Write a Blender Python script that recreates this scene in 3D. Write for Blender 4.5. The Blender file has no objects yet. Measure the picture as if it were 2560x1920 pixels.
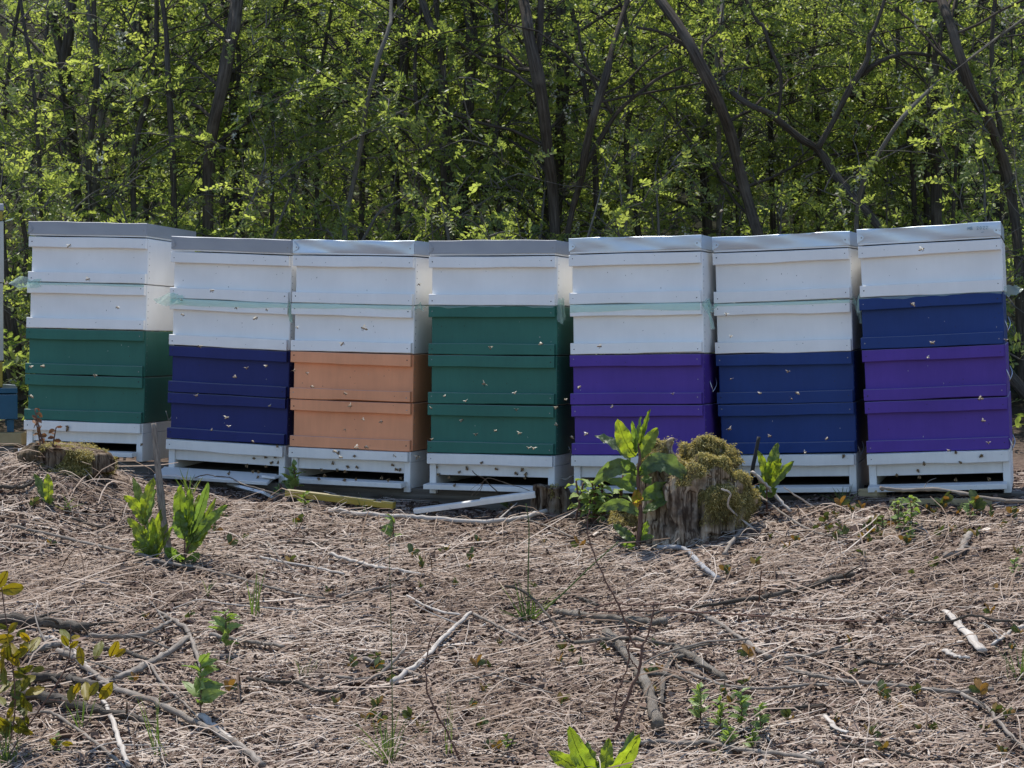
import bpy, bmesh, math, random
import numpy as np
from mathutils import Vector, Matrix, noise as mnoise

rad = math.radians
rng = np.random.default_rng(7)
random.seed(7)
SC = bpy.context.scene
COL = SC.collection

# ------------------------------------------------------------------ camera
F = 5120.0                     # focal length in pixels of the 2560 px wide photograph
HOR = 815.0                    # row of the horizon
EYE = 1.6
TH = math.atan2(960 - HOR, F)
cam = bpy.data.cameras.new('camera')
cam.sensor_width = 36.0
cam.lens = 36.0 * F / 2560.0
cam.clip_start = 0.05
cam.clip_end = 500
camo = bpy.data.objects.new('camera', cam)
COL.objects.link(camo)
camo.location = (0, 0, EYE)
camo.rotation_euler = (math.pi / 2 - TH, 0, 0)
SC.camera = camo

# ------------------------------------------------------------------ light
SUN_EL, SUN_ROT = rad(68), rad(-27)
W = bpy.data.worlds.new('World')
SC.world = W
W.use_nodes = True
wn = W.node_tree
sky = wn.nodes.new('ShaderNodeTexSky')
sky.sky_type = 'NISHITA'
sky.sun_disc = False
sky.sun_elevation = SUN_EL
sky.sun_rotation = SUN_ROT
sky.air_density = 1.0
sky.dust_density = 0.3
sky.ozone_density = 3.0
wn.links.new(sky.outputs[0], wn.nodes['Background'].inputs[0])
wn.nodes['Background'].inputs[1].default_value = 0.15
sl = bpy.data.lights.new('sun', 'SUN')
sl.energy = 4.3
sl.angle = rad(0.6)
sl.color = (1.0, 0.95, 0.87)
so = bpy.data.objects.new('sun', sl)
COL.objects.link(so)
sd = Vector((math.sin(SUN_ROT) * math.cos(SUN_EL), math.cos(SUN_ROT) * math.cos(SUN_EL), math.sin(SUN_EL)))
so.rotation_euler = sd.to_track_quat('Z', 'Y').to_euler()
so.location = sd * 60

SC.view_settings.view_transform = 'Standard'
SC.view_settings.look = 'None'
SC.view_settings.exposure = 0.41
SC.view_settings.gamma = 1.0
SC.render.engine = 'CYCLES'
SC.cycles.max_bounces = 10
SC.cycles.diffuse_bounces = 8
SC.cycles.glossy_bounces = 3
SC.cycles.transmission_bounces = 4
SC.cycles.transparent_max_bounces = 8
SC.cycles.use_denoising = True
SC.cycles.denoiser = 'OPENIMAGEDENOISE'
SC.cycles.sample_clamp_indirect = 6.0

# ------------------------------------------------------------------ materials
def mat(name):
    m = bpy.data.materials.new(name)
    m.use_nodes = True
    nt = m.node_tree
    b = nt.nodes['Principled BSDF']
    return m, nt, b

def N(nt, t, **kw):
    n = nt.nodes.new(t)
    for k, v in kw.items():
        if hasattr(n, k):
            setattr(n, k, v)
        else:
            n.inputs[k].default_value = v
    return n

def ramp(nt, src, stops):
    r = nt.nodes.new('ShaderNodeValToRGB')
    el = r.color_ramp.elements
    while len(el) < len(stops):
        el.new(0.5)
    for e, (p, c) in zip(el, stops):
        e.position = p
        e.color = (c[0], c[1], c[2], 1)
    nt.links.new(src, r.inputs[0])
    return r.outputs[0]

def mixc(nt, a, b, fac, mode='MIX'):
    m = nt.nodes.new('ShaderNodeMix')
    m.data_type = 'RGBA'
    m.blend_type = mode
    for s, v in ((6, a), (7, b)):
        if isinstance(v, (tuple, list)):
            m.inputs[s].default_value = (v[0], v[1], v[2], 1)
        else:
            nt.links.new(v, m.inputs[s])
    if isinstance(fac, (int, float)):
        m.inputs[0].default_value = fac
    else:
        nt.links.new(fac, m.inputs[0])
    return m.outputs[2]

def coords(nt, kind='Object', scale=(1, 1, 1)):
    tc = nt.nodes.new('ShaderNodeTexCoord')
    mp = nt.nodes.new('ShaderNodeMapping')
    mp.inputs['Scale'].default_value = scale
    nt.links.new(tc.outputs[kind], mp.inputs[0])
    return mp.outputs[0]

def bump(nt, b, h, s=0.3, d=0.01):
    n = nt.nodes.new('ShaderNodeBump')
    n.inputs['Strength'].default_value = s
    n.inputs['Distance'].default_value = d
    nt.links.new(h, n.inputs['Height'])
    nt.links.new(n.outputs[0], b.inputs['Normal'])
    return n

def noise(nt, vec, scale, detail=4, rough=0.55):
    n = N(nt, 'ShaderNodeTexNoise')
    n.inputs['Scale'].default_value = scale
    n.inputs['Detail'].default_value = detail
    n.inputs['Roughness'].default_value = rough
    nt.links.new(vec, n.inputs['Vector'])
    return n.outputs['Fac']

def paint(name, c, rough=0.42, wear=0.5, streak=0.34):
    m, nt, b = mat(name)
    v = coords(nt, 'Object', (1, 1, 1))
    big = noise(nt, v, 5, 3)
    lo = tuple(x * (0.86 if streak > .2 else 0.95) for x in c)
    hi = tuple(min(1, x * 1.08) for x in c)
    col = ramp(nt, big, [(0.3, lo), (0.7, hi)])
    sp = noise(nt, v, 60, 2, 0.6)
    dirt = ramp(nt, sp, [(0.70, (0, 0, 0)), (0.78, (1, 1, 1))])
    dcol = tuple(x * 0.55 + 0.04 for x in c)
    col = mixc(nt, col, dcol, mixc(nt, (0, 0, 0), dirt, wear))
    v2 = coords(nt, 'Object', (6, 6, 0.8))
    st = noise(nt, v2, 12, 4, 0.6)
    col = mixc(nt, col, ramp(nt, st, [(0.35, (0.88,) * 3), (0.65, (1.04,) * 3)]), streak, 'MULTIPLY')
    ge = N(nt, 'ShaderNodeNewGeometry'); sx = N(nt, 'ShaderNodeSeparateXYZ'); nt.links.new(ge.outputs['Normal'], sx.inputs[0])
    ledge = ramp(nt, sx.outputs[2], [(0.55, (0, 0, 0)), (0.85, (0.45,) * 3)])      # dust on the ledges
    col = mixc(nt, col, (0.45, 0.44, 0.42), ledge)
    sc = noise(nt, coords(nt, 'Object', (3, 3, 34)), 7, 3, 0.7)
    scf = ramp(nt, sc, [(0.71, (0, 0, 0)), (0.76, (0.28,) * 3)])                   # rubbed streaks
    col = mixc(nt, col, tuple(x * 0.6 + 0.14 for x in c), scf)
    nt.links.new(col, b.inputs['Base Color'])
    b.inputs['Roughness'].default_value = rough
    b.inputs['Specular IOR Level'].default_value = 0.25
    g = noise(nt, coords(nt, 'Object', (90, 90, 7)), 2.2, 4, 0.65)
    bump(nt, b, g, 0.25, 0.0015)
    return m

def bark(name, c1, c2, c3, uvs=(5, 1.2), bs=0.8, bd=0.012):
    m, nt, b = mat(name)
    v = coords(nt, 'UV', (uvs[0], uvs[1] * 10, 1))
    f = noise(nt, v, 1.6, 6, 0.7)
    o = coords(nt, 'Object')
    pat = noise(nt, o, 9, 4)
    col = ramp(nt, f, [(0.34, c1), (0.52, c2), (0.68, c3)])
    col = mixc(nt, col, c3, ramp(nt, pat, [(0.52, (0, 0, 0)), (0.72, (0.7,) * 3)]))
    nt.links.new(col, b.inputs['Base Color'])
    b.inputs['Roughness'].default_value = 0.9
    b.inputs['Specular IOR Level'].default_value = 0.15
    bump(nt, b, f, bs, bd)
    return m

def tinted(name, stops, rough=0.8, trans=0.0, tcol=None, spec=0.2, bumpy=0.0, mottle=0.0):
    """colour picked along a ramp by the per-face 'tint' attribute; optional leaf translucency"""
    m, nt, b = mat(name)
    a = N(nt, 'ShaderNodeAttribute', attribute_name='tint')
    col = ramp(nt, a.outputs['Fac'], stops)
    if mottle:
        col = mixc(nt, col, ramp(nt, noise(nt, coords(nt, 'Object'), 42, 4, 0.65), [(0.38, (1 - mottle,) * 3), (0.62, (1.12,) * 3)]), 1.0, 'MULTIPLY')
    nt.links.new(col, b.inputs['Base Color'])
    b.inputs['Roughness'].default_value = rough
    b.inputs['Specular IOR Level'].default_value = spec
    if bumpy:
        bump(nt, b, noise(nt, coords(nt, 'Object'), 85, 3), bumpy, 0.004)
    if trans:
        t = N(nt, 'ShaderNodeBsdfTranslucent')
        tc = mixc(nt, col, tcol or (1.5, 1.5, 0.6), 1.0, 'MULTIPLY')
        nt.links.new(tc, t.inputs['Color'])
        mx = N(nt, 'ShaderNodeMixShader')
        mx.inputs[0].default_value = trans
        nt.links.new(b.outputs[0], mx.inputs[1])
        nt.links.new(t.outputs[0], mx.inputs[2])
        nt.links.new(mx.outputs[0], nt.nodes['Material Output'].inputs[0])
    return m

M = {}
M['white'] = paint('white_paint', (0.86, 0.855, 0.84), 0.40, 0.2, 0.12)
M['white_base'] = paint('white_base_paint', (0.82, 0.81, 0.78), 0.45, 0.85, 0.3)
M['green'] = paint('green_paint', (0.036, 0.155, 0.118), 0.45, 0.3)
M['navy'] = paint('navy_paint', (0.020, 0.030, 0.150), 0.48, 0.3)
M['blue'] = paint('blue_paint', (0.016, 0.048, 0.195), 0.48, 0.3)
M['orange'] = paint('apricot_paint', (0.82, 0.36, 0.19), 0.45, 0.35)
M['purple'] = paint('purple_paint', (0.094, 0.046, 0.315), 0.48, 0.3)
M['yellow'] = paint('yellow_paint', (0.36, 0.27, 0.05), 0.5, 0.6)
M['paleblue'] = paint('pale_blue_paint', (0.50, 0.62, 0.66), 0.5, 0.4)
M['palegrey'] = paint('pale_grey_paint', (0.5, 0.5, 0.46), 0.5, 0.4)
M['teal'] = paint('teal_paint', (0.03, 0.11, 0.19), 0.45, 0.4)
M['greywood'] = bark('grey_wood', (0.07, 0.06, 0.05), (0.15, 0.13, 0.11), (0.22, 0.20, 0.17), (2, 3), 0.4, 0.004)
M['freshwood'] = bark('fresh_wood', (0.26, 0.2, 0.11), (0.4, 0.31, 0.17), (0.5, 0.4, 0.24), (2, 3), 0.3, 0.003)

def metal(name, c, rough, metallic, sc=3.0):
    m, nt, b = mat(name)
    v = coords(nt, 'Object', (1, 1, 2.5))
    f = noise(nt, v, sc, 4)
    nt.links.new(ramp(nt, f, [(0.3, tuple(x * 0.85 for x in c)), (0.7, c)]), b.inputs['Base Color'])
    b.inputs['Metallic'].default_value = metallic
    nt.links.new(ramp(nt, noise(nt, v, 14, 3), [(0.3, (rough * 0.8,) * 3), (0.7, (rough * 1.2,) * 3)]), b.inputs['Roughness'])
    bump(nt, b, noise(nt, v, 2.2, 2), 0.3, 0.006)
    return m
M['grey_metal'] = metal('dull_grey_sheet', (0.36, 0.375, 0.41), 0.5, 0.2)
M['shiny_metal'] = metal('galvanised_sheet', (0.62, 0.70, 0.79), 0.40, 0.6)
M['screw'] = metal('screw_steel', (0.35, 0.35, 0.36), 0.4, 0.8)
M['wire'] = metal('clasp_wire', (0.6, 0.62, 0.64), 0.3, 0.9)
m, nt, b = mat('nail_hole'); b.inputs['Base Color'].default_value = (0.03, 0.028, 0.026, 1); b.inputs['Roughness'].default_value = 0.8
M['dark'] = m
m, nt, b = mat('marker_ink'); b.inputs['Base Color'].default_value = (0.10, 0.30, 0.42, 1); b.inputs['Roughness'].default_value = 0.6
M['ink'] = m

def film(name):
    m, nt, b = mat(name)
    b.inputs['Base Color'].default_value = (0.70, 0.85, 0.78, 1)
    b.inputs['Roughness'].default_value = 0.25
    b.inputs['Specular IOR Level'].default_value = 0.6
    t = N(nt, 'ShaderNodeBsdfTranslucent'); t.inputs[0].default_value = (0.75, 0.88, 0.8, 1)
    tr = N(nt, 'ShaderNodeBsdfTransparent'); tr.inputs[0].default_value = (0.86, 0.97, 0.92, 1)
    a = N(nt, 'ShaderNodeMixShader'); a.inputs[0].default_value = 0.5
    c = N(nt, 'ShaderNodeMixShader'); c.inputs[0].default_value = 0.58
    nt.links.new(b.outputs[0], a.inputs[1]); nt.links.new(t.outputs[0], a.inputs[2])
    nt.links.new(a.outputs[0], c.inputs[1]); nt.links.new(tr.outputs[0], c.inputs[2])
    nt.links.new(c.outputs[0], nt.nodes['Material Output'].inputs[0])
    bump(nt, b, noise(nt, coords(nt, 'Object'), 40, 3), 0.5, 0.01)
    return m
M['film'] = film('plastic_film')

M['bark_dark'] = bark('dark_bark', (0.035, 0.029, 0.024), (0.09, 0.077, 0.064), (0.16, 0.142, 0.122))
M['bark_brown'] = bark('brown_bark', (0.034, 0.027, 0.021), (0.088, 0.072, 0.057), (0.15, 0.128, 0.104))
M['bark_pale'] = bark('pale_bark', (0.10, 0.09, 0.075), (0.18, 0.165, 0.14), (0.26, 0.24, 0.21))
M['stick_grey'] = bark('grey_stick', (0.12, 0.10, 0.085), (0.25, 0.215, 0.18), (0.36, 0.32, 0.28), (14, 0.6), 0.6, 0.004)
M['stick_dark'] = bark('dark_stick', (0.04, 0.033, 0.028), (0.10, 0.085, 0.07), (0.2, 0.18, 0.155), (14, 0.8), 0.9, 0.006)
M['stick_pale'] = bark('bleached_stick', (0.3, 0.26, 0.22), (0.48, 0.43, 0.38), (0.6, 0.56, 0.5), (10, 0.6), 0.35, 0.003)
M['stick_red'] = bark('red_twig', (0.08, 0.04, 0.03), (0.15, 0.085, 0.065), (0.22, 0.15, 0.12), (14, 0.6), 0.4, 0.002)
M['lichen'] = bark('lichen_bark', (0.12, 0.098, 0.078), (0.32, 0.275, 0.225), (0.52, 0.47, 0.40), (34, 4.5), 1.0, 0.010)
M['blue_grey'] = bark('blue_grey_wood', (0.15, 0.15, 0.15), (0.32, 0.32, 0.33), (0.46, 0.46, 0.47), (10, 0.8), 0.5, 0.003)
M['leaf'] = tinted('locust_leaf', [(0.0, (0.078, 0.114, 0.046)), (0.45, (0.168, 0.215, 0.078)), (1.0, (0.29, 0.33, 0.135))], 0.42, 0.55, (2.2, 2.15, 0.95), 0.4)
M['blossom'] = tinted('locust_blossom', [(0.0, (0.40, 0.42, 0.34)), (1.0, (0.62, 0.62, 0.54))], 0.8, 0.3, (1, 1, 0.9))
M['litter'] = tinted('dry_stalks', [(0.0, (0.085, 0.054, 0.038)), (0.25, (0.19, 0.13, 0.09)), (0.6, (0.38, 0.297, 0.236)), (1.0, (0.58, 0.50, 0.425))], 0.75)
M['crumbs'] = tinted('dead_leaf_crumbs', [(0.0, (0.035, 0.022, 0.018)), (0.45, (0.15, 0.10, 0.078)), (0.85, (0.29, 0.21, 0.163)), (1.0, (0.44, 0.345, 0.285))], 0.8)
M['dock'] = tinted('dock_leaf', [(0.0, (0.12, 0.175, 0.10)), (0.4, (0.11, 0.18, 0.07)), (0.6, (0.14, 0.21, 0.045)), (0.9, (0.22, 0.285, 0.045)), (1.0, (0.34, 0.16, 0.08))], 0.40, 0.56, (2.1, 2.05, 0.6), 0.6, 0.5, 0.28)
M['weed'] = tinted('weed_leaf', [(0.0, (0.11, 0.17, 0.06)), (0.6, (0.22, 0.30, 0.10)), (1.0, (0.33, 0.41, 0.17))], 0.5, 0.35, (1.4, 1.5, 0.5), 0.4)
M['orangeleaf'] = tinted('seedling_leaf', [(0.0, (0.07, 0.10, 0.04)), (0.45, (0.12, 0.15, 0.05)), (0.6, (0.24, 0.165, 0.045)), (1.0, (0.30, 0.16, 0.055))], 0.55, 0.3, (1.3, 1.2, 0.5), 0.3)
M['yellowleaf'] = tinted('yellowing_leaf', [(0.0, (0.06, 0.09, 0.02)), (0.45, (0.15, 0.15, 0.02)), (1.0, (0.33, 0.24, 0.02))], 0.5, 0.4, (1.4, 1.3, 0.4), 0.35)
M['redleaf'] = tinted('withered_leaf', [(0.0, (0.06, 0.05, 0.045)), (0.5, (0.17, 0.08, 0.045)), (1.0, (0.30, 0.17, 0.07))], 0.6, 0.3, (1.4, 1.1, 0.7), 0.3)
M['grass'] = tinted('grass_blade', [(0.0, (0.10, 0.13, 0.05)), (0.6, (0.13, 0.2, 0.05)), (1.0, (0.3, 0.29, 0.14))], 0.5, 0.35, (1.4, 1.5, 0.6), 0.3)
M['moss'] = tinted('moss', [(0.0, (0.11, 0.088, 0.030)), (0.5, (0.39, 0.33, 0.135)), (1.0, (0.68, 0.60, 0.31))], 0.85, 0.3, (1.3, 1.2, 0.6))
M['bee'] = tinted('bee_body', [(0.0, (0.035, 0.022, 0.015)), (0.5, (0.26, 0.155, 0.06)), (1.0, (0.80, 0.74, 0.60))], 0.5, 0.2, (1, 1, 1))
M['chip'] = tinted('wood_chip', [(0.0, (0.32, 0.26, 0.21)), (1.0, (0.62, 0.55, 0.48))], 0.8)

def mat_stump(nm='rotten_wood', dk=1.0):
    m, nt, b = mat(nm)
    o = coords(nt, 'Object', (1, 1, 0.16))
    f = noise(nt, o, 42, 6, 0.7)
    col = ramp(nt, f, [(0.30, (0.045, 0.03, 0.02)), (0.40, (0.21, 0.15, 0.105)), (0.52, (0.41, 0.32, 0.235)), (0.66, (0.64, 0.56, 0.46))])
    cr = noise(nt, coords(nt, 'Object', (1, 1, 0.1)), 26, 3, 0.6)
    lines = ramp(nt, cr, [(0.455, (1, 1, 1)), (0.485, (0.16, 0.12, 0.1)), (0.515, (0.16, 0.12, 0.1)), (0.545, (1, 1, 1))])
    col = mixc(nt, col, lines, 0.85, 'MULTIPLY')
    if dk < 1: col = mixc(nt, col, (dk, dk * .95, dk * .9), 1.0, 'MULTIPLY')
    p = noise(nt, coords(nt, 'Object'), 8, 4)
    col = mixc(nt, col, (0.05, 0.036, 0.028), ramp(nt, p, [(0.54, (0, 0, 0)), (0.66, (0.8,) * 3)]))
    a = N(nt, 'ShaderNodeAttribute', attribute_name='mossy')
    mc = ramp(nt, noise(nt, coords(nt, 'Object'), 90, 4), [(0.3, (0.05, 0.045, 0.012)), (0.7, (0.17, 0.15, 0.04))])
    col = mixc(nt, col, mc, a.outputs['Fac'])
    nt.links.new(col, b.inputs['Base Color'])
    b.inputs['Roughness'].default_value = 0.9
    b.inputs['Specular IOR Level'].default_value = 0.1
    bump(nt, b, f, 0.9, 0.01)
    return m
M['stump'] = mat_stump()
M['stump_dark'] = mat_stump('dark_stump_bark', 0.42)

def mat_ground():
    m, nt, b = mat('forest_soil')
    o = coords(nt, 'Object')
    f = noise(nt, o, 38, 6, 0.7)
    g = noise(nt, o, 2.2, 3)
    col = ramp(nt, f, [(0.3, (0.05, 0.034, 0.027)), (0.5, (0.15, 0.105, 0.082)), (0.7, (0.27, 0.20, 0.155))])
    col = mixc(nt, col, (0.07, 0.045, 0.035), ramp(nt, g, [(0.45, (0, 0, 0)), (0.7, (0.6,) * 3)]))
    sx = N(nt, 'ShaderNodeSeparateXYZ'); nt.links.new(o, sx.inputs[0])
    mr = N(nt, 'ShaderNodeMapRange'); mr.inputs[1].default_value = 7.6; mr.inputs[2].default_value = 9.2; nt.links.new(sx.outputs[1], mr.inputs[0])
    shaded_humus = ramp(nt, f, [(0.3, (0.008, 0.007, 0.004)), (0.55, (0.020, 0.021, 0.010)), (0.75, (0.045, 0.04, 0.024))])  # forest floor humus, its colour darkened further to stand in for canopy shade
    col = mixc(nt, col, shaded_humus, mr.outputs[0])
    nt.links.new(col, b.inputs['Base Color'])
    b.inputs['Roughness'].default_value = 0.95
    b.inputs['Specular IOR Level'].default_value = 0.1
    bump(nt, b, f, 0.8, 0.02)
    return m
M['ground'] = mat_ground()

# ------------------------------------------------------------------ mesh helpers
def mesh_np(name, V, Fs, m, parent=None, tint=None, smooth=False, uv=None, midx=None):
    V = np.asarray(V, np.float32); Fs = np.asarray(Fs, np.int32)
    k = Fs.shape[1]; n = len(Fs)
    me = bpy.data.meshes.new(name)
    me.vertices.add(len(V)); me.vertices.foreach_set('co', V.ravel())
    me.loops.add(n * k); me.loops.foreach_set('vertex_index', Fs.ravel())
    me.polygons.add(n); me.polygons.foreach_set('loop_start', np.arange(n, dtype=np.int32) * k)
    if smooth:
        me.polygons.foreach_set('use_smooth', np.ones(n, bool))
    for mm in (m if isinstance(m, (list, tuple)) else [m]):
        me.materials.append(mm)
    if midx is not None:
        me.polygons.foreach_set('material_index', np.asarray(midx, np.int32))
    me.update(calc_edges=True)
    if tint is not None:
        a = me.attributes.new('tint', 'FLOAT', 'FACE')
        a.data.foreach_set('value', np.clip(np.asarray(tint, np.float32), 0, 1))
    if uv is not None:
        u = me.uv_layers.new(name='UVMap')
        u.data.foreach_set('uv', np.asarray(uv, np.float32)[Fs.ravel()].ravel())
    o = bpy.data.objects.new(name, me)
    COL.objects.link(o)
    if parent is not None:
        o.parent = parent
    return o

class Acc:
    """collects quad/tri lists of one width into one mesh"""
    def __init__(self):
        self.V = []; self.F = []; self.T = []; self.U = []; self.n = 0
    def add(self, V, Fs, t=0.5, uv=None):
        V = np.asarray(V, float); Fs = np.asarray(Fs, int)
        self.V.append(V); self.F.append(Fs + self.n); self.n += len(V)
        self.T.append(np.full(len(Fs), t) if np.isscalar(t) else np.asarray(t))
        self.U.append(np.zeros((len(V), 2)) if uv is None else uv)
    def make(self, name, m, parent=None, smooth=True, origin=None):
        V = np.concatenate(self.V)
        if origin is not None:
            V = V - np.asarray(origin)
        o = mesh_np(name, V, np.concatenate(self.F), m, parent, np.concatenate(self.T), smooth, np.concatenate(self.U))
        if origin is not None and parent is None:
            o.location = origin
        return o

def tag(o, label=None, cat=None, group=None, kind=None):
    if label: o['label'] = label
    if cat: o['category'] = cat
    if group: o['group'] = group
    if kind: o['kind'] = kind
    return o

def thing(name, label, cat, loc, group=None):
    o = bpy.data.objects.new(name, None)
    o.empty_display_size = 0.1
    COL.objects.link(o)
    o.location = loc
    return tag(o, label, cat, group)

def catmull(P, n):
    P = np.asarray(P, float)
    if len(P) == 2:
        t = np.linspace(0, 1, n)[:, None]
        return P[0] * (1 - t) + P[1] * t
    Q = np.vstack([2 * P[0] - P[1], P, 2 * P[-1] - P[-2]])
    s = np.linspace(0, len(P) - 1 - 1e-6, n)
    i = s.astype(int); t = (s - i)[:, None]
    a, b, c, d = Q[i], Q[i + 1], Q[i + 2], Q[i + 3]
    return 0.5 * (2 * b + (c - a) * t + (2 * a - 5 * b + 4 * c - d) * t ** 2 + (3 * b - a - 3 * c + d) * t ** 3)

def tube(P, R, sides=8, wob=0.0, seed=0, cap=True):
    P = np.asarray(P, float); R = np.broadcast_to(np.asarray(R, float), (len(P),)).copy()
    if cap:
        P = np.vstack([P[0], P, P[-1]]); R = np.concatenate([[1e-5], R, [1e-5]])
    n = len(P)
    Tn = np.gradient(P, axis=0) if not cap else np.vstack([P[2] - P[1], np.gradient(P[1:-1], axis=0), P[-2] - P[-3]])
    Tn /= np.linalg.norm(Tn, axis=1)[:, None] + 1e-12
    ref = np.array([0.31, 0.87, 0.38]) if abs(Tn[:, 2]).mean() > 0.7 else np.array([0.05, 0.1, 1.0])
    A = np.cross(Tn, ref); A /= np.linalg.norm(A, axis=1)[:, None] + 1e-12
    B = np.cross(Tn, A)
    th = np.linspace(0, 2 * np.pi, sides, endpoint=False)
    rr = R[:, None] * np.ones(sides)[None]
    if wob:
        r2 = np.random.default_rng(seed)
        ph = r2.uniform(0, 6.28, 6); L = np.linspace(0, 1, n)[:, None] * max(4, n / 3)
        rr = rr * (1 + wob * (np.sin(2 * th[None] + ph[0] + L * 1.3) + np.sin(3 * th[None] + ph[1] - L * 0.9) * 0.8 + np.sin(5 * th[None] + ph[2] + L * 2.1) * 0.5 + 0.7 * np.sin(L * 2.7 + ph[3])))
    V = P[:, None] + rr[..., None] * (np.cos(th)[None, :, None] * A[:, None] + np.sin(th)[None, :, None] * B[:, None])
    s = np.concatenate([[0], np.cumsum(np.linalg.norm(np.diff(P, axis=0), axis=1))])
    uv = np.stack([np.repeat(s, sides), np.tile(np.arange(sides) / sides, n)], 1)
    i = np.arange(n - 1)[:, None] * sides; j = np.arange(sides)[None]; j2 = (j + 1) % sides
    Fs = np.stack([i + j, i + j2, i + sides + j2, i + sides + j], -1).reshape(-1, 4)
    return V.reshape(-1, 3), Fs, uv

class Boxes:
    """axis boxes in local coordinates, bevelled, joined into one mesh"""
    def __init__(self):
        self.bm = bmesh.new(); self.mats = []
    def mi(self, m):
        if m not in self.mats: self.mats.append(m)
        return self.mats.index(m)
    def box(self, x0, x1, y0, y1, z0, z1, m, bev=0.0015, rot=None, seg=1):
        t = bmesh.new()
        bmesh.ops.create_cube(t, size=1)
        S = Matrix.Diagonal((x1 - x0, y1 - y0, z1 - z0, 1))
        Tm = Matrix.Translation(((x0 + x1) / 2, (y0 + y1) / 2, (z0 + z1) / 2))
        bmesh.ops.transform(t, matrix=Tm @ (rot if rot else Matrix()) @ S, verts=t.verts)
        if bev:
            bmesh.ops.bevel(t, geom=t.edges[:], offset=bev, segments=seg, affect='EDGES', profile=0.6)
        self.join(t, m)
    def disc(self, c, r, m, n=10, h=0.0012):
        t = bmesh.new()
        bmesh.ops.create_cone(t, cap_ends=True, segments=n, radius1=r, radius2=r * 0.75, depth=h)
        bmesh.ops.transform(t, matrix=Matrix.Translation(c) @ Matrix.Rotation(math.pi / 2, 4, 'X'), verts=t.verts)
        self.join(t, m)
    def join(self, t, m, smooth=False):
        k = self.mi(m); vm = {}
        for v in t.verts: vm[v] = self.bm.verts.new(v.co)
        for f in t.faces:
            try:
                nf = self.bm.faces.new([vm[v] for v in f.verts]); nf.material_index = k; nf.smooth = smooth
            except ValueError:
                pass
        t.free()
    def quad(self, pts, m):
        f = self.bm.faces.new([self.bm.verts.new(p) for p in pts]); f.material_index = self.mi(m)
    def make(self, name, parent=None):
        bmesh.ops.recalc_face_normals(self.bm, faces=self.bm.faces[:])
        me = bpy.data.meshes.new(name); self.bm.to_mesh(me); self.bm.free()
        for m in self.mats: me.materials.append(m)
        o = bpy.data.objects.new(name, me); COL.objects.link(o)
        if parent is not None: o.parent = parent
        return o

# ------------------------------------------------------------------ terrain
PX = [-3.0, -1.5, -0.95, -0.52, -0.07, 0.39, 0.84, 1.27, 1.6, 3.0]
PZ = [1.08, 1.075, 1.052, 1.020, 1.010, 1.018, 1.038, 1.066, 1.08, 1.10]

def G0(x, y):
    x = np.asarray(x, float); y = np.asarray(y, float)
    yh = 6.62 - 0.306 * np.clip(x, -2.5, 2.5)
    P = np.interp(x, PX, PZ)
    e = yh - 0.25
    s = np.where(y < e, np.maximum(y, -6) / e, 1.0)
    z = P * s
    z = z + 0.14 * np.exp(-((y - 6.5) / 0.33) ** 2) * np.where(x < -1.5, 1.0, np.exp(-((x + 1.5) / 0.27) ** 2)) * np.clip((x + 4.0) / 2.0, 0, 1)
    v = np.clip(y - 8.0, 0, None)
    z = z + 0.20 * v + 0.0085 * np.clip(v, 0, 26) ** 2
    return z

def G(x, y):
    x = np.asarray(x, float); y = np.asarray(y, float)
    n = 0.010 * np.sin(3.1 * x + 1.7 * y) * np.sin(2.3 * y - 1.1 * x) + 0.006 * np.sin(7.3 * x - 4.1 * y + 1) + 0.004 * np.sin(13 * x + 9 * y) * np.sin(11 * y - 5 * x)
    near = np.exp(-((y - 5.2) / 3.5) ** 4)
    far = 1 - near
    return G0(x, y) + n * (0.9 * near + 3.0 * far)

def ray(px, py):
    c, s = math.cos(TH), math.sin(TH)
    u = (px - 1280) / F; v = (960 - py) / F
    d = Vector((u, c + v * s, -s + v * c))
    return d / d.y

def at(px, py, Y):
    d = ray(px, py)
    return Vector((d.x * Y, Y, EYE + d.z * Y))

def onground(px, py, h=0.0, y0=2.5, y1=40):
    d = ray(px, py)
    lo = y0
    for y in np.arange(y0, y1, 0.02):
        if EYE + d.z * y < float(G(d.x * y, y)) + h:
            lo = y - 0.02; break
    hi = lo + 0.02
    for _ in range(16):
        mid = (lo + hi) / 2
        if EYE + d.z * mid < float(G(d.x * mid, mid)) + h: hi = mid
        else: lo = mid
    return Vector((d.x * hi, hi, EYE + d.z * hi))

def build_ground():
    def axis(fine0, fine1, step, lo, hi):
        a = list(np.arange(fine0, fine1, step)); s = step; v = fine1
        while v < hi: a.append(v); s = min(s * 1.25, 6); v += s
        s = step; v = fine0 - step; b = []
        while v > lo: b.append(v); s = min(s * 1.25, 6); v -= s
        return np.array(b[::-1] + a)
    xs = axis(-2.4, 2.4, 0.03, -150, 150); ys = axis(3.6, 9.0, 0.03, -150, 150)
    X, Y = np.meshgrid(xs, ys)
    Z = G(X, Y)
    V = np.stack([X, Y, Z], -1).reshape(-1, 3)
    nx = len(xs); i = (np.arange(len(ys) - 1)[:, None] * nx + np.arange(nx - 1)[None]).ravel()
    Fs = np.stack([i, i + 1, i + nx + 1, i + nx], 1)
    o = mesh_np('ground', V, Fs, M['ground'], smooth=True)
    tag(o, kind='structure')
build_ground()

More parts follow.
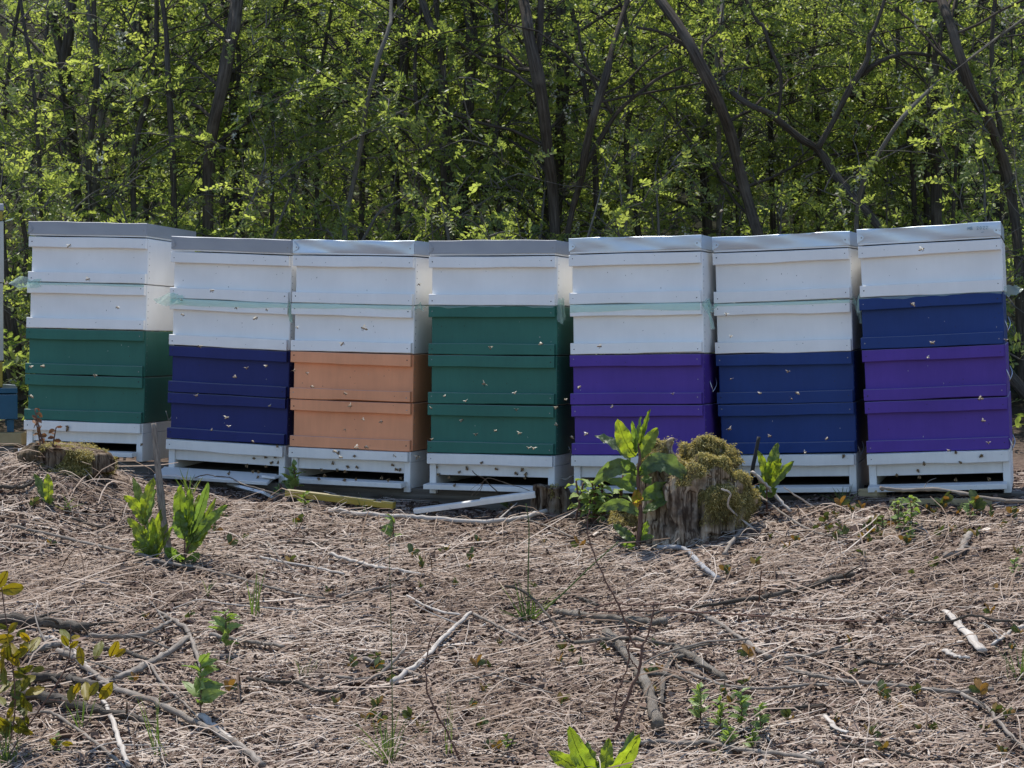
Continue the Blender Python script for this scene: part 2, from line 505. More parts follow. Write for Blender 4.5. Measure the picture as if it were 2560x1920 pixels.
# ------------------------------------------------------------------ beehives
BW, BH, LH = 0.43, 0.1597, 0.0508
BASEH = 0.133
HIVES = [  # position of the lid seat (front, middle), yaw, roll, pitch
    ((-1.4689, 7.0894, 0.3078), (-9.99, 1.41, -0.54)),
    ((-0.9485, 6.9026, 0.2449), (-14.72, 2.50, 1.62)),
    ((-0.5244, 6.7493, 0.2315), (-17.86, 1.32, 0.07)),
    ((-0.0658, 6.6041, 0.2253), (-17.21, 0.27, -0.51)),
    ((0.3856, 6.4611, 0.2307), (-18.02, -0.87, -0.44)),
    ((0.8398, 6.4133, 0.2361), (-15.88, -1.74, 0.93)),
    ((1.2697, 6.2520, 0.2551), (-14.59, -2.62, 0.47)),
]
HCOL = [
    ('white', 'white', 'green', 'green'), ('white', 'white', 'navy', 'navy'), ('white', 'white', 'orange', 'orange'),
    ('white', 'green', 'green', 'green'), ('white', 'white', 'purple', 'purple'), ('white', 'white', 'blue', 'blue'),
    ('white', 'blue', 'purple', 'purple')]
HLID = ['grey_metal', 'grey_metal', 'shiny_metal', 'grey_metal', 'shiny_metal', 'shiny_metal', 'shiny_metal']
HLAB = [
    'beehive standing apart with two white boxes over two green boxes and a grey lid',
    'beehive with two dark navy boxes, white boxes and a grey lid, beside the orange one',
    'beehive with two apricot orange boxes under two white boxes and a shiny lid',
    'beehive with one white box over three green boxes and a flat grey lid',
    'beehive of white boxes over purple boxes, behind the mossy stump, with dented shiny lid',
    'beehive of two white boxes over two blue boxes, next to the blue and purple hive',
    'beehive with a white, a blue and two purple boxes, leaning, with writing on its lid']
H0 = []   # matrices of the hive fronts, used by the bees

def cleat_strip(bx, x0, x1, z0, z1, m, r, y0=0.0, y1=0.0185):
    """a hand sawn batten: its lower edge steps a little near the middle"""
    n = 14
    t = bmesh.new(); rows = []
    k = r.uniform(0.35, 0.65); st = r.uniform(-0.003, 0.003); w1, w2 = r.uniform(0, 6.28, 2)
    for i in range(n + 1):
        u = i / n; x = x0 + (x1 - x0) * u
        d = st / (1 + math.exp(-(u - k) * 40)) + 0.0006 * math.sin(9 * u + w1)
        e = 0.0006 * math.sin(7 * u + w2); yb = 0.0008 * math.sin(5 * u + w1)
        c = [(x, y0 + yb + 0.0015, z0 + d), (x, y0 + yb, z0 + d + 0.0015), (x, y0 + yb, z1 + e - 0.0015), (x, y0 + yb + 0.0015, z1 + e), (x, y1, z1 + e), (x, y1, z0 + d)]
        rows.append([t.verts.new(q) for q in c])
    for a, b in zip(rows, rows[1:]):
        for i in range(6):
            t.faces.new((a[i], a[(i + 1) % 6], b[(i + 1) % 6], b[i]))
    t.faces.new(rows[0]); t.faces.new(rows[-1][::-1])
    bx.join(t, m)

def hive_box(root, z1, colname, r, off):
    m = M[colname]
    dx, dy = r.uniform(-0.002, 0.002), r.uniform(-0.0015, 0.0015)
    z0 = z1 - BH + 0.0012; zt = z1 - 0.0012
    b = Boxes()
    b.box(-BW / 2 + 0.005 + dx, BW / 2 + dx, 0.0185 + dy + off[1], 0.508 + dy + off[1], z0, zt, m, 0.002)
    for q in range(6):     # nail heads on the side board
        b.box(BW / 2 + dx - 0.0004, BW / 2 + dx + 0.0006, 0.03, 0.034, z0 + 0.02 + q * 0.022, z0 + 0.023 + q * 0.022, M['screw'], 0)
    for q in range(int(r.integers(3, 10))):     # bee droppings and nicks
        x = r.uniform(-.2, .2); zc = r.uniform(z0 + .04, zt - .045); hh_ = r.uniform(.0012, .0045)
        b.box(x, x + r.uniform(.0008, .0016), 0.0181 + dy, 0.0188 + dy, zc, zc + hh_, M['dark'] if r.random() < .7 else M['palegrey'], 0)
    o = b.make('hive_box', root)
    for (c0, c1) in ((z0 + 0.0004, z0 + 0.036), (zt - 0.0365, zt - 0.0004)):
        c = Boxes()
        cleat_strip(c, -BW / 2 + dx, BW / 2 - 0.004 + dx, c0, c1, m, r, dy)
        for x in (-BW / 2 + 0.012, BW / 2 - 0.016):
            c.disc((x + dx, dy - 0.0002, (c0 + c1) / 2 + r.uniform(-0.006, 0.006)), 0.0021, M['dark'] if r.random() < 0.6 else M['screw'])
        for q in range(int(r.integers(1, 4))):
            c.disc((r.uniform(-0.17, 0.17), dy - 0.0001, r.uniform(c0 + 0.008, c1 - 0.008)), r.uniform(0.0007, 0.0014), M['dark'], 6)
        c.make('cleat', o)
    return o

def hive_lid(root, z0, mname, r, writing=False):
    m = M[mname]; dented = mname == 'shiny_metal'
    wl = 0.4313
    n = 28; t = bmesh.new()
    y0, y1 = 0.002, 0.522
    zs = [z0 + 0.0075, z0 + 0.014, z0 + 0.024, z0 + 0.034, z0 + 0.044, z0 + LH - 0.001, z0 + LH]
    ph = r.uniform(0, 6.28, 4)
    rows = []
    for k, z in enumerate(zs):
        row = []
        for i in range(n + 1):
            u = i / n
            x = -wl / 2 + wl * u
            y = y0 + (0.0015 if k == 6 else 0)
            if dented:
                bulge = math.sin(math.pi * k / 6.0)
                y += 0.0022 * bulge * math.sin(6 * u + ph[0]) + 0.0012 * math.sin(15 * u + ph[1] + k) * bulge + (0.003 * (1 - k / 3) if k < 3 else 0) * (0.5 + 0.5 * math.sin(4 * u + ph[2]))
            zz = z + (0.0011 * math.sin(5 * u + ph[3]) + 0.0006 * math.sin(17 * u + ph[1]) if k > 4 else 0.0009 * math.sin(8 * u + ph[2]) if k == 0 else 0)
            row.append(t.verts.new((x, y, zz)))
        rows.append(row)
    for a, b in zip(rows, rows[1:]):
        for i in range(n):
            t.faces.new((a[i], a[i + 1], b[i + 1], b[i]))
    top = rows[-1]
    bk = [t.verts.new((v.co.x, y1, z0 + LH + 0.0008 * math.sin(v.co.x * 20))) for v in top]
    for i in range(n):
        t.faces.new((top[i], top[i + 1], bk[i + 1], bk[i]))
    bb = [t.verts.new((v.co.x, y1, z0 + 0.0075)) for v in top]
    for i in range(n):
        t.faces.new((bk[i], bk[i + 1], bb[i + 1], bb[i]))
    for s in (0, n):        # side sheets
        prev = None
        cols = [[rw[s] for rw in rows]]
        t.faces.new([rw[s] for rw in rows] + [bk[s], bb[s]])
    b = Boxes(); b.join(t, m, smooth=True)
    lid = b.make('lid', root)
    try:
        lid.data.set_sharp_from_angle(angle=rad(35))
    except Exception:
        pass
    w = Boxes()
    w.box(-wl / 2 + 0.003, wl / 2 - 0.003, y0 + 0.003, y1 - 0.004, z0 + 0.0025, z0 + 0.0085, M['white'], 0.0008)
    w.make('lid_rim', lid)
    for s in (-1, 1):       # folded sheet corners
        f = Boxes(); x0 = s * (wl / 2 - 0.0005); d = 0.022 if dented else 0.017
        zc = z0 + LH * 0.52
        yy = y0 - 0.0014
        P = [(x0, yy, z0 + 0.009), (x0, yy, z0 + LH - 0.004), (x0 - s * d, yy - 0.0012, zc), (x0 - s * d * 0.8, yy - 0.001, zc - 0.008)]
        P = P[:3] + [P[3]]
        tb = bmesh.new()
        fr = [tb.verts.new(p) for p in P]; ba = [tb.verts.new((p[0], p[1] + 0.0012, p[2])) for p in P]
        tb.faces.new(fr); tb.faces.new(ba[::-1])
        for i in range(4):
            tb.faces.new((fr[i], ba[i], ba[(i + 1) % 4], fr[(i + 1) % 4]))
        f.join(tb, m)
        f.disc((x0 - s * d * 0.62, yy - 0.0016, zc - 0.001), 0.0026, M['screw'])
        f.make('corner_fold', lid)
    if writing:             # faint felt pen: MB 2022 and a dash
        strokes = {'M': [[(0, 0), (0.1, 1), (0.5, 0.3), (0.9, 1), (1, 0)]], 'B': [[(0, 0), (0.05, 1), (0.7, 0.85), (0.1, 0.52), (0.85, 0.25), (0, 0)]],
                   '2': [[(0.05, 0.8), (0.4, 1), (0.8, 0.75), (0.05, 0.05), (0.9, 0.05)]], '0': [[(0.4, 1), (0.05, 0.5), (0.4, 0), (0.8, 0.5), (0.4, 1)]]}
        ac = Acc(); x = 0.118; hh = 0.0095; zb = z0 + 0.030
        for ch in 'MB 2022':
            if ch == ' ':
                x += 0.008; continue
            for sk in strokes[ch]:
                P = [(x + a * 0.0068, y0 - 0.0038, zb + bq * hh) for a, bq in sk]
                v, q, uv = tube(catmull(P, 12), 0.00055, 5)
                ac.add(v, q, 0.5, uv)
            x += 0.0092
        v, q, uv = tube([(0.157, y0 - 0.0036, zb - 0.009), (0.166, y0 - 0.0036, zb - 0.0078)], 0.0006, 5); ac.add(v, q, 0.5, uv)
        ac.make('writing', M['ink'], lid)
    return lid

def hive_base(root, z1, r, k):
    z0 = z1 - BASEH
    w = M['white_base']
    b = Boxes()
    xl, xr = -BW / 2 + 0.006, BW / 2
    yf = 0.006
    b.box(xl, xl + 0.022, yf, 0.50, z0, z1 - 0.0345, w, 0.0015)
    b.box(xr - 0.022, xr, yf, 0.50, z0, z1 - 0.0345, w, 0.0015)
    b.box(xl + 0.0222, xr - 0.0222, yf + 0.010, yf + 0.030, z1 - 0.072, z1 - 0.0345, w, 0.001)
    b.box(xl, xr, yf + 0.001, 0.50, z1 - 0.0340, z1 - 0.001, w, 0.001)
    b.box(xl + 0.0222, xr - 0.0222, 0.478, 0.498, z0 + 0.02, z1 - 0.0345, M['greywood'], 0.001)
    b.box(xl + 0.0222, xr - 0.0222, 0.032, 0.4775, z0 + 0.020, z0 + 0.030, M['greywood'], 0.001)
    o = b.make('bottom_board', root)
    c = Boxes(); cleat_strip(c, xl - 0.003, xr - 0.004, z1 - 0.035, z1 - 0.0015, w, r, -0.012, 0.0065)
    c.disc((xl + 0.01, -0.0122, z1 - 0.018), 0.002, M['dark']); c.make('front_rail', o)
    l = Boxes()
    if k == 1:    # a wide loose board sloping to the ground
        rot = Matrix.Rotation(rad(13), 4, 'X')
        l.box(xl - 0.016, xr - 0.03, -0.075, 0.012, z0 + 0.014, z0 + 0.026, w, 0.0012, rot)
        l.box(xr - 0.06, xr - 0.012, -0.055, 0.004, z0 + 0.026, z0 + 0.034, w, 0.001, Matrix.Rotation(rad(4), 4, 'Y'))
    else:
        e = r.uniform(-0.004, 0.01)
        rot = Matrix.Rotation(rad(r.uniform(1.5, 6)), 4, 'X')
        l.box(xl - 0.008 + e, xr - 0.018 + e, -0.045, 0.0055, z0 + 0.018, z0 + 0.034, w, 0.0012, rot)
    l.make('landing_board', o)
    return o

def plastic(root, zj, r, flapL, flapR, hang, dark):
    """film squeezed between two boxes: wavy hem in front, crumpled flaps at the corners"""
    ac = Acc(); n = 60
    xs = np.linspace(-BW / 2 + 0.002, BW / 2 - 0.004, n)
    ph = r.uniform(0, 6.28, 5)
    hz = hang * ((0.55 + 0.3 * np.sin(xs * 17 + ph[0]) + 0.25 * np.sin(xs * 43 + ph[1]) + 0.12 * np.sin(xs * 110 + ph[2])) if dark else (0.8 + 0.16 * np.sin(xs * 9 + ph[0]) + 0.05 * np.sin(xs * 31 + ph[1])))
    hz = np.clip(hz, 0.001, None)
    rows = []
    for t, yo in ((0, 0.004), (0.03, -0.0012), (0.35, -0.0025), (0.7, -0.003), (1, -0.0032)):
        rows.append(np.stack([xs, yo - 0.0018 * t * np.sin(xs * 60 + ph[3]) - 0.001 * t, zj - hz * t + (0.0004 if t == 0 else 0)], 1))
    V = np.concatenate(rows); i = (np.arange(4)[:, None] * n + np.arange(n - 1)[None]).ravel()
    ac.add(V, np.stack([i, i + 1, i + n + 1, i + n], 1))
    def flap(x, y, dirx, dz, L, Wd, tw, dyl=0.0):
        m_, k_ = 10, 6
        P = []
        for a in range(m_):
            u = a / (m_ - 1)
            for c in range(k_):
                v = c / (k_ - 1) - 0.5
                wv = Wd * (0.45 + 0.85 * math.sin(math.pi * min(1, u * 0.9 + 0.12)))
                P.append((x + dirx * L * u + 0.006 * math.sin(5 * v + 7 * u + ph[0]), y - dyl * u + v * wv * 0.75 * math.cos(tw) + 0.005 * math.sin(9 * u + 5 * v + ph[1]),
                          zj + dz * u * u + v * wv * math.sin(tw) + 0.004 * math.sin(11 * u + 3 * v + ph[2])))
        i = (np.arange(m_ - 1)[:, None] * k_ + np.arange(k_ - 1)[None]).ravel()
        ac.add(np.array(P), np.stack([i, i + 1, i + k_ + 1, i + k_], 1))
    for f in flapL: flap(-BW / 2 + f[5], f[6], f[0], *f[1:5])
    for f in flapR: flap(BW / 2 + f[5], f[6], f[0], *f[1:5])
    return ac.make('plastic_sheet', M['film'], root)

def clasp(root, y, z, s=1):
    ac = Acc(); x = BW / 2 + 0.004
    for P in ([(x - 0.004, y, z + 0.025), (x + 0.004, y + 0.002, z), (x + 0.002, y + 0.012, z - 0.012)], [(x + 0.002, y + 0.012, z - 0.012), (x + 0.012, y + 0.03, z + 0.012), (x + 0.006, y + 0.045, z + 0.034)]):
        v, q, uv = tube(catmull(P, 8), 0.0017, 6); ac.add(v, q, 0.5, uv)
    return ac.make('clasp', M['wire'], root)

for k, (T, A) in enumerate(HIVES):
    r = np.random.default_rng(100 + k)
    R = (Matrix.Rotation(rad(A[0]), 4, 'Z') @ Matrix.Rotation(rad(A[1]), 4, 'Y') @ Matrix.Rotation(rad(A[2]), 4, 'X'))
    Mx = Matrix.Translation((T[0], T[1], T[2] + EYE)) @ R
    H0.append(Mx)
    hb = 4 * BH + BASEH
    root = thing('beehive', HLAB[k], 'beehive', (0, 0, 0), 'beehives standing in a row')
    root.matrix_world = Mx @ Matrix.Translation((0, 0.0, -hb))
    def lift(o):
        pass
    zt = hb
    hive_lid(root, zt, HLID[k], r, k == 6)
    for j, cn in enumerate(HCOL[k]):
        hive_box(root, zt - j * BH, cn, r, (0, 0.0))
    hive_base(root, zt - 4 * BH, r, k)
    zj = zt - BH
    fl, fr, hang = [], [], 0.006
    if k == 0: fl = [(-1, -0.006, 0.115, 0.042, 0.95, 0.05, -0.006)]; hang = 0.012
    if k == 1: fl = [(-1, -0.012, 0.10, 0.04, 0.95, 0.05, -0.008)]; hang = 0.024; fr = [(0.3, -0.06, 0.03, 0.02, 1.2, -0.004, 0.01)]
    if k == 2: fr = [(0.8, -0.012, 0.04, 0.03, 0.6, -0.004, 0.03)]; hang = 0.02
    if k == 3: fr = [(0.35, -0.055, 0.05, 0.05, 1.0, 0.0, 0.02), (0.25, -0.04, 0.06, 0.05, 1.2, 0.003, 0.05)]; hang = 0.008
    if k == 4: fr = [(0.5, -0.085, 0.06, 0.025, 0.9, 0.0, 0.02), (0.4, -0.03, 0.05, 0.03, 1.0, 0.002, 0.05)]; hang = 0.032
    if k == 5: fr = [(0.5, -0.075, 0.05, 0.022, 0.9, 0.0, 0.03)]; hang = 0.012; fl = [(-0.4, -0.012, 0.03, 0.02, 0.6, 0.01, 0.0)]
    if k == 6: fl = [(-0.2, -0.045, 0.03, 0.03, 1.0, 0.0, 0.01)]; fr = [(0.9, 0.004, 0.062, 0.035, 0.8, -0.002, 0.02)]; hang = 0.008
    plastic(root, zj, r, fl, fr, hang, HCOL[k][1] != 'white')
    for (y, z) in {0: ((0.25, 0.405), (0.235, 0.145)), 1: (), 2: ((0.16, 0.14),), 3: ((0.17, 0.13),), 4: ((0.10, 0.34),), 5: ((0.06, 0.13),), 6: ((0.03, 0.5), (0.02, 0.35), (0.02, 0.14))}[k]:
        clasp(root, y, z)
bpy.context.view_layer.update()

# lighter bar lying on the lid of the first hive
b = Boxes(); b.box(-0.022, 0.022, -0.06, 0.06, 0, 0.011, M['palegrey'], 0.001)
o = b.make('wooden_batten'); o.matrix_world = H0[0] @ Matrix.Translation((-0.02, 0.30, LH + 0.001)) @ Matrix.Rotation(rad(60), 4, 'Z')
tag(o, 'short pale batten lying on the grey lid of the hive standing apart', 'batten')

# hive at the left edge of the picture, from another row
e = thing('beehive', 'yellow and pale blue beehive cut off by the left edge of the photo', 'beehive', (0, 0, 0))
Y0 = 7.45; xR = (9 - 1280) / F * Y0
zz = lambda py: EYE + (HOR - py) / F * Y0
e.rotation_euler = (0, 0, rad(14.6)); e.location = (xR - 0.21 * math.cos(rad(14.6)), Y0 - 0.21 * math.sin(rad(14.6)), zz(968))
zb = zz(968)
def part(name, y_top, y_bot, m, dx=0.0, dy=0.0):
    q = Boxes(); q.box(-0.21, 0.21 + dx, dy, 0.5, zz(y_bot) - zb, zz(y_top) - zb, m, 0.002); return q.make(name, e)
part('lid', 510, 527, M['grey_metal'], 0.004, -0.004)
part('rim', 528, 552, M['yellow'], 0.0, 0)
p1 = part('hive_box', 554, 706, M['paleblue'], 0.002)
q = Boxes(); q.box(0.19, 0.213, -0.003, 0.0, zz(706) - zb, zz(554) - zb, M['palegrey'], 0.001); q.make('corner_strip', p1)
part('hive_box', 708, 902, M['palegrey'], 0.0)
part('hive_box', 904, 968, M['yellow'], -0.004)
q = Boxes()
q.box(-0.22, 0.258, -0.02, 0.5, zz(983) - zb, zz(970) - zb, M['teal'], 0.0015)
q.box(-0.22, 0.258, -0.024, 0.5, zz(1048) - zb, zz(986) - zb, M['teal'], 0.002)
bo = q.make('bottom_board', e)
for ly in (-0.01, 0.45):
    q = Boxes(); q.box(0.22, 0.245, ly, ly + 0.04, zz(1080) - zb, zz(1049) - zb, M['teal'], 0.001); q.make('leg', bo)
ac = Acc()
Pf = np.array([[0.20 + 0.045 * u, -0.006 - 0.02 * v, zz(556) - zb + 0.02 * u * (1 - v) + 0.012 * v * u - 0.004] for u in np.linspace(0, 1, 6) for v in np.linspace(0, 1, 4)])
i = (np.arange(5)[:, None] * 4 + np.arange(3)[None]).ravel()
ac.add(Pf, np.stack([i, i + 1, i + 5, i + 4], 1)); ac.make('plastic_sheet', M['film'], e)
b = Boxes(); b.box(-0.35, 0.075, -0.03, 0.05, 0, 0.045, M['freshwood'], 0.002)
o = b.make('wooden_beam'); o.location = (xR, Y0 - 0.02, zz(1080) - 0.046)
tag(o, 'pale wooden beam under the yellow and blue hive at the left edge', 'beam')
b = Boxes(); b.box(-0.35, 0.05, -0.03, 0.03, 0, 0.05, M['greywood'], 0.002)
o = b.make('wooden_beam'); o.location = (xR, Y0 - 0.03, zz(1080) - 0.1)
tag(o, 'grey wooden beam below the pale beam at the left edge', 'beam')
b = Boxes(); b.box(-0.06, 0.10, -0.012, 0.012, 0, 0.075, M['stick_dark'], 0.002)
o = b.make('dark_board'); o.location = (xR + 0.1, Y0 + 0.62, zz(1026))
tag(o, 'dark board standing between the left edge hive and the hive with green boxes', 'board')

# beams the row stands on
def beam(p, q_, h, w, m, label, name='wooden_beam', end=0.0):
    p = Vector(p); q_ = Vector(q_); d = q_ - p; L = d.length
    b = Boxes(); b.box(-end, L + end, -w / 2, w / 2, -h, 0, M[m], 0.003)
    o = b.make(name)
    uvl = o.data.uv_layers.new(name='UVMap')
    for lp in o.data.loops:
        c = o.data.vertices[lp.vertex_index].co; uvl.data[lp.index].uv = (c.x, (c.z + c.y) * 2)
    rotm = d.to_track_quat('X', 'Z').to_matrix().to_4x4()
    o.matrix_world = Matrix.Translation(p) @ rotm
    tag(o, label, 'beam'); return o
def hp(k, x, y):
    v = H0[k] @ Vector((x, y, -(4 * BH + BASEH))); return v
beam(hp(1, -0.15, 0.05) - Vector((0, 0, 0.006)), hp(4, 0.2, 0.05) - Vector((0, 0, 0.004)), 0.07, 0.09, 'greywood', 'long grey beam under the front edge of the navy, orange and green hives')
beam(hp(1, -0.15, 0.42) - Vector((0, 0, 0.006)), hp(4, 0.2, 0.42) - Vector((0, 0, 0.004)), 0.07, 0.09, 'greywood', 'long grey beam carrying the rear of the navy, orange and green hives')
beam(hp(5, -0.2, 0.07) - Vector((0, 0, 0.004)), hp(6, 0.3, 0.07) - Vector((0, 0, 0.004)), 0.06, 0.08, 'greywood', 'grey beam under the two hives at the right end of the row')
beam(hp(0, -0.2, 0.06) - Vector((0, 0, 0.004)), hp(0, 0.32, 0.06) - Vector((0, 0, 0.004)), 0.08, 0.09, 'greywood', 'grey plank under the hive standing apart with green boxes')

# ------------------------------------------------------------------ trees
def norm(a):
    return a / (np.linalg.norm(a, axis=-1, keepdims=True) + 1e-12)

def compound(org, dr, L, tint, r, pairs=5, wide=0.5):
    """pinnate leaves: pairs*2+1 folded leaflets each, two quads per leaflet"""
    n = len(org)
    X = norm(dr)
    Z = norm(np.array([0, 0, 1.0]) + r.normal(0, 0.7, (n, 3)))
    Yv = norm(np.cross(Z, X)); Z = np.cross(X, Yv)
    k = pairs * 2 + 1
    t = np.concatenate([np.repeat(np.linspace(0.22, 0.9, pairs), 2), [1.0]])
    sd = np.concatenate([np.tile([1, -1], pairs), [0]])
    phi = np.concatenate([np.full(pairs * 2, 1.05), [0]])
    pos = org[:, None] + X[:, None] * (L[:, None] * t[None])[..., None] - np.array([0, 0, 1.0]) * (0.30 * L[:, None] * t[None] ** 2)[..., None]
    a = X[:, None] * np.cos(phi)[None, :, None] + Yv[:, None] * (np.sin(phi) * sd)[None, :, None] + r.normal(0, 0.22, (n, k, 3))
    a = norm(a)
    nn = Z[:, None] + r.normal(0, 0.38, (n, k, 3))
    b = norm(np.cross(nn, a)); nn = np.cross(a, b)
    l = (L[:, None] * 0.215 * r.uniform(0.8, 1.15, (n, k)))[..., None]; w = l * wide
    V = np.stack([pos, pos + a * l * .32 + b * w * .46 + nn * w * .10, pos + a * l * .72 + b * w * .43 + nn * w * .08, pos + a * l,
                  pos + a * l * .72 - b * w * .43 + nn * w * .08, pos + a * l * .32 - b * w * .46 + nn * w * .10], 2)
    m = n * k
    V = V.reshape(-1, 3); i = np.arange(m)[:, None] * 6
    Fs = np.concatenate([i + np.array([[0, 1, 2, 3]]), i + np.array([[0, 3, 4, 5]])], 1).reshape(-1, 4)
    tt = np.repeat(np.clip(np.repeat(tint, k) + r.normal(0, 0.12, m), 0, 1), 2)
    # stalks
    p0 = org; p1 = org + X * L[:, None] * .55 - np.array([0, 0, .09]) * L[:, None]; p2 = org + X * L[:, None] - np.array([0, 0, .3]) * L[:, None]
    wv = Yv * 0.0012
    S = np.stack([p0 + wv, p0 - wv, p1 + wv, p1 - wv, p2 + wv * .5, p2 - wv * .5], 1).reshape(-1, 3)
    j = np.arange(n)[:, None] * 6
    SF = np.concatenate([j + np.array([[0, 1, 3, 2]]), j + np.array([[2, 3, 5, 4]])], 1).reshape(-1, 4)
    return np.concatenate([V, S]), np.concatenate([Fs, SF + len(V)]), np.concatenate([tt, np.full(len(SF), 0.5)])

def raceme(acc, p, L, r):
    """hanging white flower cluster"""
    n = int(26 * L / 0.12)
    t = r.uniform(0, 1, n); rad_ = 0.020 * (1 - 0.75 * t)
    an = r.uniform(0, 6.28, n)
    c = np.stack([p[0] + rad_ * np.cos(an), p[1] + rad_ * np.sin(an), p[2] - L * t], 1)
    a = norm(r.normal(0, 1, (n, 3))); b = norm(np.cross(a, r.normal(0, 1, (n, 3)))); s = r.uniform(0.005, 0.009, n)[:, None]
    V = np.stack([c - a * s, c + b * s * .8, c + a * s, c - b * s * .8], 1).reshape(-1, 3)
    i = np.arange(n)[:, None] * 4
    acc.add(V, i + np.array([[0, 1, 2, 3]]), np.clip(r.normal(0.55, 0.25, n), 0, 1))

def px_path(pts, Y, yj, r):
    return np.array([list(at(p[0], p[1], Y + (yj * math.sin(0.9 * i + Y) if yj else 0))) for i, p in enumerate(pts)])

def limbs_and_leaves(tk, lf, axis, rad_axis, r, nl, zmin, zmax, per, Lr=(0.5, 1.3), base_t=0.5, thin=1.0, away=.75):
    """limbs out of a trunk axis, twigs on the limbs, leaves on both"""
    zs = axis[:, 2]
    orgs, dirs = [], []
    tips = []
    for q in range(nl):
        z = r.uniform(zmin, zmax)
        i = int(np.argmin(abs(zs - z)))
        p0 = axis[i]
        az = r.uniform(0, 6.28) if r.random() > away else r.uniform(-.15, 3.3); L = r.uniform(*Lr)
        up = r.uniform(0.05, 0.75)
        d = np.array([math.cos(az), math.sin(az), up]); d /= np.linalg.norm(d)
        mid = p0 + d * L * 0.5 + np.array([0, 0, 0.08 * L]) + r.normal(0, 0.05, 3)
        end = p0 + d * L + np.array([0, 0, -0.12 * L + r.uniform(-.1, .2)]) + r.normal(0, 0.07, 3)
        P = catmull([p0, mid, end], 9)
        P[1:-1] += r.normal(0, 0.012, (7, 3))
        r0 = min(rad_axis[i] * 0.34, 0.0095) * thin
        v, f, uv = tube(P, np.linspace(r0, 0.0025, 9), 5, 0, 0, False); tk.add(v, f, 0.5, uv)
        nt_ = r.integers(3, 6)
        for s in range(nt_):
            u = r.uniform(0.25, 0.95); b0 = P[int(u * 8)]
            td = norm(d + r.normal(0, 0.65, 3)); tl = L * r.uniform(0.2, 0.45)
            tp = catmull([b0, b0 + td * tl * .5 + [0, 0, .02], b0 + td * tl + [0, 0, -.03]], 5)
            v, f, uv = tube(tp, np.linspace(0.004, 0.0015, 5), 4, 0, 0, False); tk.add(v, f, 0.5, uv)
            for w_ in range(max(2, per // (nt_ + 2))):
                orgs.append(tp[r.integers(1, 5)] + r.normal(0, 0.01, 3)); dirs.append(td + r.normal(0, 0.7, 3))
            tips.append(tp[-1])
        for w_ in range(per // 4):
            orgs.append(P[r.integers(3, 9)]); dirs.append(d + r.normal(0, 0.8, 3))
    return np.array(orgs), np.array(dirs), tips

def tree(name, label, Y, main, extra=(), barkm='bark_dark', nl=16, per=26, tint=0.45, blossom=0.25, group=None, top=2.2, seed=0, yj=0.12, low=None, Lr=(0.5, 1.3), cat='tree', away=.75):
    r = np.random.default_rng(1000 + seed)
    pw = lambda w, y=Y: w / F * y / 2
    P = px_path(main, Y, yj, r)
    W_ = np.array([pw(p[2]) for p in main])
    # foot: on to the ground; head: on beyond the frame
    foot = P[-1].copy(); d = P[-1] - P[-2]; d = d / np.linalg.norm(d); d[2] = min(d[2], -0.5); d /= np.linalg.norm(d)
    g = foot.copy()
    for _ in range(80):
        g = g + d * 0.06
        if g[2] < float(G(g[0], g[1])) - 0.05: break
    u = P[0] - P[1]; u = u / (np.linalg.norm(u) + 1e-9); u[2] = max(u[2], 0.6); u /= np.linalg.norm(u)
    h1 = P[0] + u * top * 0.5 + r.normal(0, 0.06, 3); h2 = P[0] + u * top * 0.7 + np.array([r.normal(0, .15), r.normal(0, .15), top * 0.45])
    A = np.vstack([h2, h1, P, g]); RA = np.concatenate([[W_[0] * 0.25], [W_[0] * 0.7], W_, [W_[-1] * 1.25]])
    n = max(24, len(A) * 5)
    C = catmull(A, n); RC = np.interp(np.linspace(0, len(A) - 1, n), np.arange(len(A)), RA)
    tk = Acc(); lf = Acc(); bl = Acc()
    v, f, uv = tube(C[::-1], RC[::-1], 12, 0.045, seed); tk.add(v, f, 0.5, uv)
    for ex in extra:
        E = px_path(ex, Y, yj * 0.3, r); WE = np.array([pw(p[2]) for p in ex])
        if ex[0][1] < 30:   # goes on above the frame
            uu = norm(E[0] - E[1]); E = np.vstack([E[0] + uu * 1.0 + [0, 0, .3], E]); WE = np.concatenate([[WE[0] * .3], WE])
        m_ = max(14, len(E) * 4); CE = catmull(E, m_); RE = np.interp(np.linspace(0, len(E) - 1, m_), np.arange(len(E)), WE)
        v, f, uv = tube(CE[::-1], RE[::-1], 9, 0.04, seed + 5); tk.add(v, f, 0.5, uv)
    gz = float(G(C[-1][0], C[-1][1]))
    zmin = gz + 0.45 if low is None else gz + low
    og, dr, tips = limbs_and_leaves(tk, lf, C, RC, r, nl, zmin, min(C[0][2], EYE + Y * 0.165 + 0.25), per, Lr, away=away)
    Lf = r.uniform(0.068, 0.122, len(og))
    v, f, t = compound(og, dr, Lf, np.clip(r.normal(tint, 0.15, len(og)), 0, 1), r)
    lf.add(v, f, t)
    nb = int(len(tips) * blossom)
    for q in range(nb):
        raceme(bl, tips[r.integers(len(tips))] + r.normal(0, .03, 3), r.uniform(0.07, 0.14), r)
    root = thing(name, label, cat, tuple(C[-1]), group)
    inv = C[-1]
    tk.make('trunk', M[barkm], root, True, inv)
    lf.make('crown', M['leaf'], root, False, inv)
    if nb: bl.make('blossom', M['blossom'], root, False, inv)
    return root

